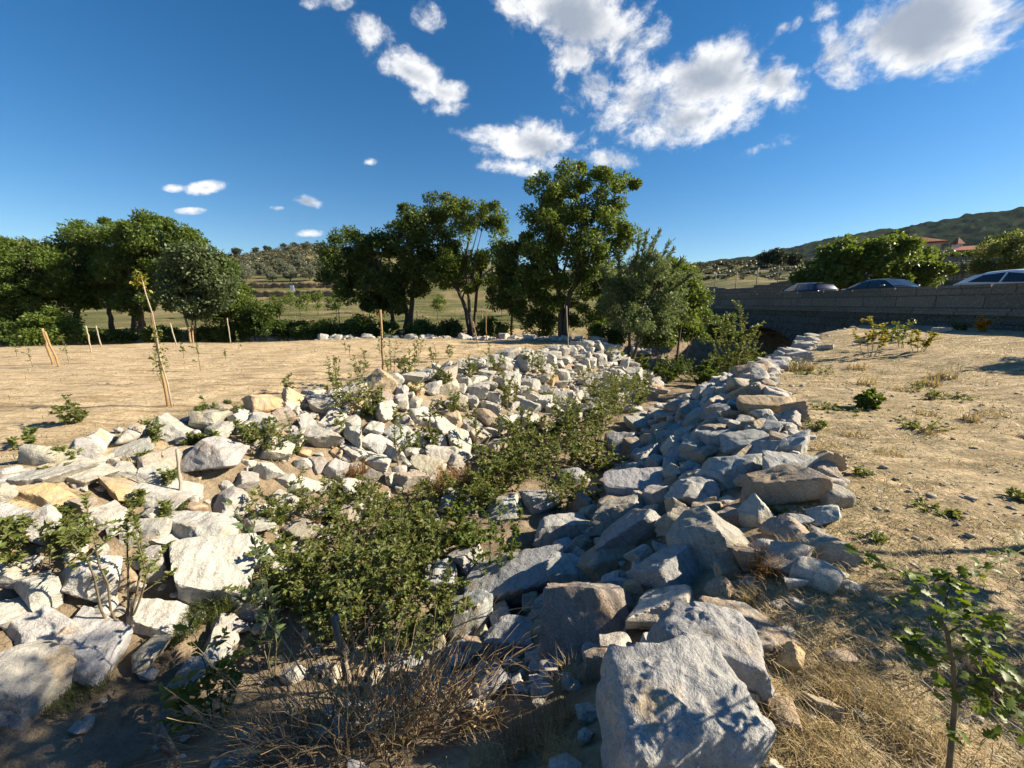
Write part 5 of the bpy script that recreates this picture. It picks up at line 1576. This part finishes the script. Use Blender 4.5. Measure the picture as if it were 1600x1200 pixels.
ST = 'wooden stakes of the young planting'
pole('wooden_stake', 'thick orange brown stake leaning in the sand, tied to the tall bare sapling', (262, 633), (237, 490), .042, M_STAKE, 'stake', ST)
pole('wooden_stake', 'leaning stake of the near pair on the sand at the field edge', (82, 568), (66, 513), .06, M_STAKE, 'stake', ST)
pole('wooden_stake', 'shorter stake of the leaning pair, close behind the first', (92, 572), (70, 518), .05, M_STAKE, 'stake', ST)
for (b, tp, mt, lab) in [((143, 551), (134, 509), M_STAKEPALE, 'upright pale stake before the flat leafy topped tree'), ((158, 542), (150, 509), M_STAKEPALE, 'second pale stake just beyond the upright one'), ((276, 541), (266, 505), M_STAKEPALE, 'pale stake by the feathery pale stemmed tree'),
                         ((360, 536), (355, 497), M_STAKEPALE, 'single pale stake before the light green leafy tree'), ((533, 530), (528, 474), M_STAKEPALE, 'tall pale stake at the far field edge below the wide dark tree'), ((655, 528), (651, 486), M_STAKE, 'stake at the far edge near the forked trunk'),
                         ((748, 544), (739, 502), M_STAKE, 'orange stake in the sand before the three trunked tree'), ((757, 528), (752, 478), M_STAKEPALE, 'thin stake right beside the three dark trunks'), ((888, 538), (885, 478), M_STAKEPALE, 'dark thin stake before the tallest tree'), ((452, 530), (443, 500), M_STAKEPALE, 'thin pale stake beside a meadow sapling'), ((472, 530), (466, 508), M_STAKEPALE, 'short pale stake at the far field edge'), ((760, 532), (759, 486), M_STAKE, 'slender stake among stones at the far edge')]:
    pole('wooden_stake', lab, b, tp, .042, mt, 'stake', ST)
pole('wooden_stake', 'tall thick stake standing among weeds at the crest of the sunlit bank', (599, 590), (594, 484), .055, M_STAKE, 'stake', ST)
pole('bare_stick', 'thin bare stick stuck upright among the pale boulders', (284, 785), (277, 702), .03, M_STAKEPALE, 'stick')
pole('rotten_post', 'weathered grey post with a ragged top standing in the thicket', (548, 1075), (523, 964), .05, M_ROTTEN, 'post', None, True)
pole('rotten_post', 'broken dark stump with a frayed top at the very bottom of the picture', (275, 1215), (247, 1138), .062, M_ROTTEN, 'post', None, True)
pole('broken_stub', 'short broken stub poking up beside the flat grey slab', (742, 888), (738, 856), .022, M_STAKEPALE, 'stub', None, True)


def tied_sapling():
    P = hit(268, 634)
    q = lambda u, v: at_depth(u, v, P[1] - .03) - P
    pts = np.array([(0, 0, -.1), q(262, 600), q(250, 560), q(244, 520), q(238, 490), q(228, 460), q(223, 440), q(219, 430)])
    t = thing('sapling', 'tall bare sapling with a yellow leaf tuft, tied to the orange brown stake', 'sapling', tuple(P))
    st, lf, ly = MB(), MB(), MB()
    st.tube(pts, np.linspace(.014, .006, 8), 6)
    rng = np.random.default_rng(6)
    n = 90
    c = q(219, 438) + rng.normal(size=(n, 3)) * np.array([.04, .04, .055])
    leaf_mesh(ly, c, rng.normal(size=(n, 3)), rng.normal(size=(n, 3)) + np.array([0, 0, .6]), .06 * rng.uniform(.6, 1.3, n), .6, True)
    n = 120
    s = rng.uniform(0, 1, n)
    c = np.stack([np.interp(s, [0, 1], [q(255, 590)[i], q(240, 512)[i]]) for i in range(3)], 1) + rng.normal(size=(n, 3)) * .05
    leaf_mesh(lf, c, rng.normal(size=(n, 3)), rng.normal(size=(n, 3)) + np.array([0, 0, .6]), .05 * rng.uniform(.6, 1.3, n), .6, True)
    st.build('stem', M_STAKEPALE, t); ly.build('leaf_tuft', M_LEAF_YELLOW, t); lf.build('foliage', M_LEAF_SHRUB, t)


tied_sapling()
for i, (u, v, hp, lab) in enumerate([(313, 578, 42, 'thin leafy sapling in the middle of the sand behind the tied one'), (285, 560, 24, 'tiny sapling far out on the sand'), (255, 600, 60, 'small sapling with drooping leaves behind the leaning stake')]):
    P = hit(u, v); s = camdepth(P) / FPX
    shrub('sapling', lab, P, hp * s, .05, 1, 24, .07, M_LEAF_SHRUB, 560 + i, None, 'sapling', True, low=.5, stem_r=.008, twigs=2)


# ------------------------------------------------------------------ dead stems, dry tufts, grass
def dry_bramble():
    rng = np.random.default_rng(21)
    P = hit(575, 1150)
    t = thing('dry_bramble', 'big tangle of dead brown stems and curled leaves at the bottom of the picture', 'dead plant', tuple(P))
    st, lf = MB(), MB()
    for k in range(520):
        a = rng.uniform(0, 6.28); r = math.sqrt(rng.uniform(0, 1))
        b = np.array([math.cos(a) * r * .52 + rng.normal() * .05, math.sin(a) * r * .34, 0])
        b[2] = gz(P[0] + b[0], P[1] + b[1]) - P[2] - .03
        L = rng.uniform(.3, 1.0)
        dr = unit(np.array([math.cos(a) * .7 + rng.normal() * .45, math.sin(a) * .5 + rng.normal() * .45, rng.uniform(.4, 1.7)]))
        n = 9
        s = np.linspace(0, 1, n)[:, None]
        droop = np.array([0, 0, -1.0]) * rng.uniform(.1, .55)
        p = b + dr * L * s + droop * L * s ** 2 + np.cumsum(rng.normal(size=(n, 3)) * .012, 0)
        st.tube(p, np.linspace(rng.uniform(.0018, .0042), .0012, n), 5, cap=False)
        if rng.random() < .5:
            j = int(rng.integers(3, 8)); dd = unit(dr + rng.normal(size=3) * .8)
            st.tube(p[j] + dd * L * .35 * s[:6] + rng.normal(size=(6, 3)) * .006, np.linspace(.002, .001, 6), 4, cap=False)
    # long bent canes
    for (u0, v0, u1, v1, lift) in [(600, 1050, 845, 945, .1), (690, 1110, 840, 985, .06), (700, 1130, 830, 1000, .05), (480, 1060, 365, 945, .12), (600, 1080, 640, 930, .05), (560, 1000, 640, 920, .05), (470, 1100, 375, 1040, .08), (520, 1090, 330, 1085, .02), (500, 1120, 300, 1140, .02), (760, 1090, 830, 1010, .05), (650, 1060, 700, 960, .03), (430, 1180, 350, 1050, .05)]:
        A_ = at_depth(u0, v0, P[1] + .02) - P; B_ = at_depth(u1, v1, P[1] + rng.uniform(.0, .35)) - P
        s = np.linspace(0, 1, 12)[:, None]
        p = A_ + (B_ - A_) * s + np.array([0, 0, lift]) * np.sin(s * math.pi) + np.cumsum(rng.normal(size=(12, 3)) * .004, 0)
        st.tube(p, np.linspace(.005, .0018, 12), 6, cap=False)
        for q in range(4):
            j = int(rng.integers(3, 11)); dd = unit((B_ - A_) * .5 + rng.normal(size=3) * .35)
            st.tube(p[j] + dd * .14 * np.linspace(0, 1, 5)[:, None], np.linspace(.002, .001, 5), 4, cap=False)
    n = 900
    c = rng.normal(size=(n, 3)) * np.array([.30, .18, .09]) + np.array([.08, -.02, .22])
    c[:260] = at_depth(755, 1140, P[1] - .05) - P + rng.normal(size=(260, 3)) * .055
    c[260:420] = at_depth(625, 1150, P[1] - .1) - P + rng.normal(size=(160, 3)) * .05
    leaf_mesh(lf, c, rng.normal(size=(n, 3)), rng.normal(size=(n, 3)), .035 * rng.uniform(.5, 1.4, n), .5, True, .5)
    st.build('dead_stem', M_DRYSTEM, t)
    lf.build('curled_foliage', M_STRAW, t)


dry_bramble()


def blades(mb, rng, base, L, w, lean, up=1.0):
    n = len(base)
    a = rng.uniform(0, 6.28, n)
    h = np.stack([np.cos(a), np.sin(a), np.zeros(n)], 1)
    L = L[:, None]
    up_v = np.array([0, 0, 1.0])
    lean = np.asarray(lean).reshape(-1, 1)
    side = np.stack([-np.sin(a), np.cos(a), np.zeros(n)], 1) * w
    p0 = base
    p1 = base + (up_v * (1 - lean) * .6 + h * lean * .5) * L
    p2 = base + (up_v * (1 - lean) * .85 * up + h * (lean * 1.0 + .25)) * L
    v = np.stack([p0 - side, p0 + side, p1 + side * .7, p2, p1 - side * .7], 1).reshape(-1, 3)
    i = np.arange(n)[:, None] * 5
    mb.add(v, i + np.array([[0, 1, 2, 4]]))
    mb.f.append(i + np.array([[4, 2, 3]]) + mb.n - len(v))


def tuft(name, label, u, v, hpx, wpx, n, mat, seed, cat='grass tuft', group=None, lean=.35):
    rng = np.random.default_rng(seed)
    P = hit(u, v); s = camdepth(P) / FPX
    r = wpx * s * .3
    a, q = rng.uniform(0, 6.28, n), np.sqrt(rng.uniform(0, 1, n)) * r
    b = np.stack([np.cos(a) * q, np.sin(a) * q, np.full(n, -.01)], 1)
    mb = MB()
    blades(mb, rng, b, hpx * s * rng.uniform(.5, 1.25, n), max(.0012, .0009 * P[1]), rng.uniform(0, lean * 2, n))
    o = mb.build(name, mat); o.location = P
    tag(o, label, cat, group)
    return o


for i, (u, v, hp, wp, n, mt, lab) in enumerate([
    (1195, 905, 70, 80, 700, M_BROWNGRASS, 'brown dry tuft drooping over the ochre brown block'), (1240, 885, 50, 90, 500, M_STRAW, 'straw coloured tuft on the dirt beside the brown half buried stone'), (1180, 950, 40, 60, 400, M_STRAW, 'pale dry tuft above the dark brown lichened boulder'),
    (710, 768, 50, 100, 700, M_BROWNGRASS, 'reddish dry grass clump in the dark hollow below the white slabs'), (745, 775, 34, 60, 400, M_BROWNGRASS, 'smaller reddish dry grass beside the big reddish clump'), (556, 745, 34, 50, 350, M_BROWNGRASS, 'dry brown tuft among white blocks'), (480, 822, 24, 60, 320, M_STRAW, 'dry tuft lying on the cream boulder'),
    (340, 955, 45, 70, 500, M_GRASS, 'fresh green grass tuft at the foot of the biggest flat pale block'), (285, 985, 35, 90, 500, M_GRASS, 'low green grass by the pale wedge shaped boulder'), (375, 940, 40, 60, 400, M_GRASS, 'green grass tuft merging into the thicket'), (120, 1085, 30, 120, 400, M_GRASS, 'thin green grass on the sand below the squarish grey block'), (275, 792, 26, 50, 260, M_GRASS, 'green grass tuft around the thin bare stick'),
    (205, 725, 26, 60, 260, M_STRAW, 'dry tuft beside the ochre topped boulder at the field edge'), (880, 1120, 90, 70, 90, M_BROWNGRASS, 'dark dry stalks beside the biggest boulder'), (845, 1150, 70, 110, 260, M_BROWNGRASS, 'dark dry grass in the shade between the dead stems and the biggest boulder'), (800, 1165, 60, 90, 240, M_BROWNGRASS, 'brown grass sprouting at the end of the dead stems'), (870, 1190, 60, 80, 240, M_STRAW, 'pale grass at the bottom edge against the biggest boulder'), (760, 1195, 50, 90, 240, M_STRAW, 'matted straw at the bottom edge under the dead stems'), (890, 1070, 60, 60, 120, M_STRAW, 'thin dry stalks before the massive brown block'), (1330, 1090, 60, 160, 900, M_STRAW, 'sprawling dry grass patch on the near dirt'), (1280, 1180, 60, 160, 900, M_STRAW, 'pale dry grass at the bottom beside the biggest boulder'), (1420, 1150, 60, 160, 800, M_STRAW, 'dry grass around the foot of the oak sapling'), (1560, 1080, 60, 120, 600, M_BROWNGRASS, 'brown dry grass at the picture edge behind the oak sapling')]):
    tuft('grass_tuft', lab, u, v, hp, wp, n, mt, 600 + i)


def scatter():
    rng = np.random.default_rng(91)
    k = 0
    while k < 34:
        r, a = rng.uniform(2.2, 13) , rng.uniform(R(22), R(58))
        x, y = r * math.sin(a), r * math.cos(a)
        z, d = land(np.array([x]), np.array([y]))
        if d[0] > -.15: continue
        u = 800 + FPX * x / camdepth((x, y, z[0])); v = 600 - FPX * (y * math.sin(PITCH) + (z[0] - EYE) * math.cos(PITCH)) / camdepth((x, y, z[0]))
        if k % 3: tuft('grass_tuft', 'small dry straw tuft scattered on the dirt slope beside the shaded bank', u, v, rng.uniform(10, 26), rng.uniform(30, 70), 110, M_STRAW, 800 + k, group='dry tufts scattered on the dirt slope', lean=.45)
        else: shrub_px('little green weed scattered on the dirt slope beside the shaded bank', u, v, rng.uniform(8, 20), rng.uniform(24, 60), 9, 18, .035, M_LEAF_SHRUB, 800 + k, name='creeping_weed', cat='weed', group='green weeds scattered on the dirt slope', low=.2, stem_r=.003)
        k += 1
    k = 0
    while k < 26:
        u, v = rng.uniform(60, 1040), rng.uniform(560, 900)
        P = hit(u, v)
        d = land(P[:1], P[1:2])[1][0]
        if d < .15 or d > 2.3 or not sunlit(P[0], P[1]): continue
        shrub_px('little green weed growing between the stones of the sunlit bank', u, v, rng.uniform(18, 42), rng.uniform(20, 40), 5, 34, .045, M_LEAF_SHRUB, 900 + k, name='bank_weed', cat='weed', group='weeds between the stones of the sunlit bank', stem_r=.004)
        k += 1
    k = 0
    while k < 16:
        u, v = rng.uniform(20, 800), rng.uniform(538, 590)
        P = hit(u, v)
        if land(P[:1], P[1:2])[1][0] > -.3: continue
        s = camdepth(P) / FPX
        shrub('field_sapling', 'thin faint sapling planted in the open sand of the field', P, rng.uniform(16, 38) * s, .05, 1, 22, .06, M_LEAF_SHRUB, 840 + k, 'saplings planted in the sandy field', 'sapling', True, low=.3, stem_r=.006, twigs=2)
        k += 1


scatter()


def litter():
    rng = np.random.default_rng(31)
    dry, grn = MB(), MB()
    # the dirt slope on this side, thickest close by
    n = 110000
    r = rng.uniform(.95 ** .5, 20 ** .5, n) ** 2
    a = rng.uniform(R(2), R(62), n)
    x, y = r * np.sin(a), r * np.cos(a)
    z, d = land(x, y)
    dens = fbm(np.stack([x * 1.6, y * 2.4, 0 * x], 1), 3, 50)
    near = np.clip(1.3 - np.hypot(x - 1.5, y - 1.2) / 1.6, 0, 1)
    k = (d < .25) & (rng.random(n) < np.clip(.38 + dens * 1.0 + near + .5 * sstep(d, -.8, 0), .04, 1))
    x, y, z, near = x[k], y[k], z[k], near[k]
    gg = rng.random(len(x)) < .22
    blades(grn, rng, np.stack([x, y, z - .004], 1)[gg], rng.uniform(.02, .08, gg.sum()), np.interp(y[gg], [0, 4, 20], [.0014, .003, .008])[:, None], rng.uniform(.3, .95, gg.sum()))
    x, y, z, near = x[~gg], y[~gg], z[~gg], near[~gg]
    L = rng.uniform(.03, .10, len(x)) * (1 + near * .9) * np.interp(np.hypot(x, y), [0, 6, 20], [.8, 1.1, 1.8])
    blades(dry, rng, np.stack([x, y, z - .004], 1), L, np.interp(y, [0, 4, 20], [.0013, .0028, .009])[:, None], np.clip(rng.uniform(.35, 1.0, len(x)), 0, .97))
    # margin of the field, far rim
    n = 26000
    x, y = rng.uniform(-12, 4, n), rng.uniform(2.5, 18.5, n)
    z, d = land(x, y)
    dens = fbm(np.stack([x * 1.2, y * 2.0, 0 * x], 1), 3, 51)
    k = (d < .4) & (rng.random(n) < np.clip(.75 * sstep(d, -1.5, -.1) + dens * .35 - .05, 0.01, 1))
    x, y, z = x[k], y[k], z[k]
    half = rng.random(len(x)) < .6
    blades(dry, rng, np.stack([x, y, z], 1)[half], rng.uniform(.05, .16, half.sum()), np.interp(y, [0, 4, 20], [.0011, .0025, .006])[half][:, None], rng.uniform(.2, .95, half.sum()))
    blades(grn, rng, np.stack([x, y, z], 1)[~half], rng.uniform(.04, .14, (~half).sum()), np.interp(y, [0, 4, 20], [.0015, .003, .006])[~half][:, None], rng.uniform(.1, .8, (~half).sum()))
    # green patches on the dirt, grass on the channel floor
    n = 30000
    x, y = rng.uniform(-4.5, 14, n), rng.uniform(1.2, 15, n)
    z, d = land(x, y)
    g = fbm(np.stack([x * .9, y * .9, 0 * x], 1), 3, 52)
    k = ((d < .1) & (x > .3 * y) & (g > .30)) | ((d > 1.3) & (g > -.05) & (y > 2.0) & (rng.random(n) < .8))
    x, y, z = x[k], y[k], z[k]
    blades(grn, rng, np.stack([x, y, z], 1), rng.uniform(.03, .10, len(x)), np.interp(y, [0, 4, 20], [.0013, .0025, .006])[:, None], rng.uniform(.1, .9, len(x)))
    # taller grass of the meadow edge
    n = 9000
    u = rng.uniform(300, 1100, n); y = rng.uniform(26, 46, n); x = (u - 800) / FPX * y
    z, d = land(x, y)
    blades(grn, rng, np.stack([x, y, z], 1), rng.uniform(.1, .4, n), np.full((n, 1), .012), rng.uniform(.1, .8, n))
    tag(dry.build('dry_grass', M_STRAW), kind='stuff')
    tag(grn.build('grass', M_GRASS), kind='stuff')


litter()


# ------------------------------------------------------------------ oak sapling close by
def oak_leaves(mb, rng, c, axis, nrm, L):
    """lobed leaves: outline fan with a folded midrib"""
    axis = unit(axis); b = unit(np.cross(nrm, axis)); n = np.cross(axis, b)
    s = [0.0, .14, .25, .36, .48, .60, .72, .84, .93]
    w = [.02, .13, .24, .14, .34, .18, .36, .16, .20]
    k = len(s)
    N = len(c); L = L[:, None]
    mid = [c + axis * L * q - n * L * .18 * q * q for q in s] + [c + axis * L - n * L * .18]
    lt = [m + b * L * ww + n * L * ww * .3 for m, ww in zip(mid, w)]
    rt = [m - b * L * ww + n * L * ww * .3 for m, ww in zip(mid, w)]
    v = np.stack(mid + lt + rt, 1).reshape(-1, 3)
    per = k + 1 + 2 * k
    i = np.arange(N)[:, None] * per
    q = []
    for j in range(k - 1):
        q += [(j, j + 1, k + 1 + j + 1, k + 1 + j), (j + 1, j, 2 * k + 1 + j, 2 * k + 1 + j + 1)]
    base = mb.n
    mb.add(v, np.concatenate([i + np.array([f]) for f in q]))
    mb.f.append(np.concatenate([i + np.array([(k - 1, k, 2 * k)]), i + np.array([(k, k - 1, 3 * k)])]) + base)


def oak_sapling():
    rng = np.random.default_rng(41)
    base = hit(1483, 1235)
    y0 = base[1]
    P = lambda u, v, y: at_depth(u, v, y) - base
    t = thing('oak_sapling', 'slender oak sapling with lobed bright green leaves close to the camera', 'sapling', tuple(base))
    st, lf = MB(), MB()
    y1 = y0 + .02
    trunk = np.array([(0, 0, -.1), P(1484, 1190, y0), P(1492, 1100, y0 + .01), P(1490, 1040, y0 + .03), P(1480, 990, y0 + .05), P(1470, 965, y0 + .06)])
    st.tube(trunk, np.linspace(.0085, .0055, 6), 8)
    br = [[(1470, 965, .06), (1455, 930, .10), (1448, 912, .13), (1400, 890, .2), (1330, 866, .32)], [(1470, 965, .06), (1478, 935, .1), (1490, 912, .12), (1540, 890, .22), (1600, 858, .36)],
          [(1448, 912, .13), (1470, 905, .16), (1490, 912, .12)], [(1480, 990, .05), (1530, 960, .08), (1570, 985, .08)], [(1490, 1030, .03), (1530, 1010, .0), (1600, 1075, -.05)], [(1490, 1040, .03), (1440, 1010, .06), (1415, 1000, .1)],
          [(1485, 1080, .02), (1540, 1060, -.02), (1590, 1120, -.04)], [(1490, 912, .12), (1550, 880, .3), (1590, 840, .45)]]
    C, A = [], []
    for b in br:
        q = np.array([P(u, v, y0 + dy) for u, v, dy in b])
        tt = np.linspace(0, len(q) - 1, 10)
        q = np.stack([np.interp(tt, np.arange(len(q)), q[:, i]) for i in range(3)], 1)
        st.tube(q, np.linspace(.0038, .0012, 10), 6, cap=False)
        n = 26
        s = rng.uniform(.25, 1.0, n) * 9
        C.append(np.stack([np.interp(s, np.arange(10), q[:, i]) for i in range(3)], 1) + rng.normal(size=(n, 3)) * .012)
        A.append(unit(q[-1] - q[0]) * .5 + rng.normal(size=(n, 3)) * np.array([.7, .7, .35]))
    n = 100
    for (u, v, dy, k, sp) in [(1450, 990, .05, 16, .04), (1520, 1000, .06, 26, .05), (1540, 1040, .02, 26, .05), (1470, 1060, .02, 12, .04), (1440, 930, .1, 14, .04), (1560, 1090, -.02, 22, .05), (1478, 1135, 0, 5, .02), (1500, 960, .1, 14, .04)]:
        C.append(P(u, v, y0 + dy) + rng.normal(size=(k, 3)) * sp); A.append(rng.normal(size=(k, 3)) * np.array([1, 1, .4]))
    C, A = np.concatenate(C), np.concatenate(A)
    oak_leaves(lf, rng, C, A, rng.normal(size=(len(C), 3)) * .45 + np.array([0, -.1, 1.0]), .040 * rng.uniform(.6, 1.3, len(C)))
    st.build('stem', M_TWIG, t)
    lf.build('foliage', M_LEAF_OAK, t)


oak_sapling()
for i, (u, v, n) in enumerate([(1410, 880, 60), (1345, 862, 40), (1500, 850, 70), (1570, 870, 70), (1565, 705, 40), (1590, 720, 40), (1540, 845, 50)]):
    pass

# trees standing just past the picture edge on the sunny side: the round crowns throw the rounded shade on the dirt
small_tree('unseen_tree', 'round clipped tree past the picture edge on the dirt slope', 15.6, 8.7, 2.45, .85, M_LEAF_ASH, .10, 60, 200, 700, trunk_r=.05, flat=.8)
small_tree('unseen_tree', 'smaller round clipped tree past the picture edge, nearer to the camera', 9.0, 3.75, 1.75, .62, M_LEAF_ASH, .08, 50, 200, 701, trunk_r=.04, flat=.8)
small_tree('unseen_tree', 'loose crowned tree past the picture edge shading the nearest stones', 4.6, 1.78, 1.95, .62, M_LEAF_ASH, .08, 15, 70, 702, trunk_r=.025, flat=.9, stemshare=2)
small_tree('unseen_tree', 'unseen tall tree past the picture edge, added to shade the channel', 5.6, 2.65, 4.5, .80, M_LEAF_ASH, .09, 40, 110, 703, trunk_r=.03, flat=.9, stemshare=2)  # out of view, added only to throw shade on the channel floor

# ------------------------------------------------------------------ the air over the valley
hz_m = bpy.data.materials.new('haze')
hz_m.use_nodes = True
hz_t = hz_m.node_tree
hz_t.nodes.remove(hz_t.nodes['Principled BSDF'])
hv = hz_t.nodes.new('ShaderNodeVolumePrincipled')
hv.inputs['Color'].default_value = (.62, .78, 1.0, 1)
hv.inputs['Density'].default_value = 0.00003
hz_t.links.new(hv.outputs[0], hz_t.nodes['Material Output'].inputs['Volume'])
hz = MB()
hz.box((0, 0, 195), (5200, 5200, 490))
hzo = hz.build('haze', hz_m, None, False)
hzo['kind'] = 'stuff'
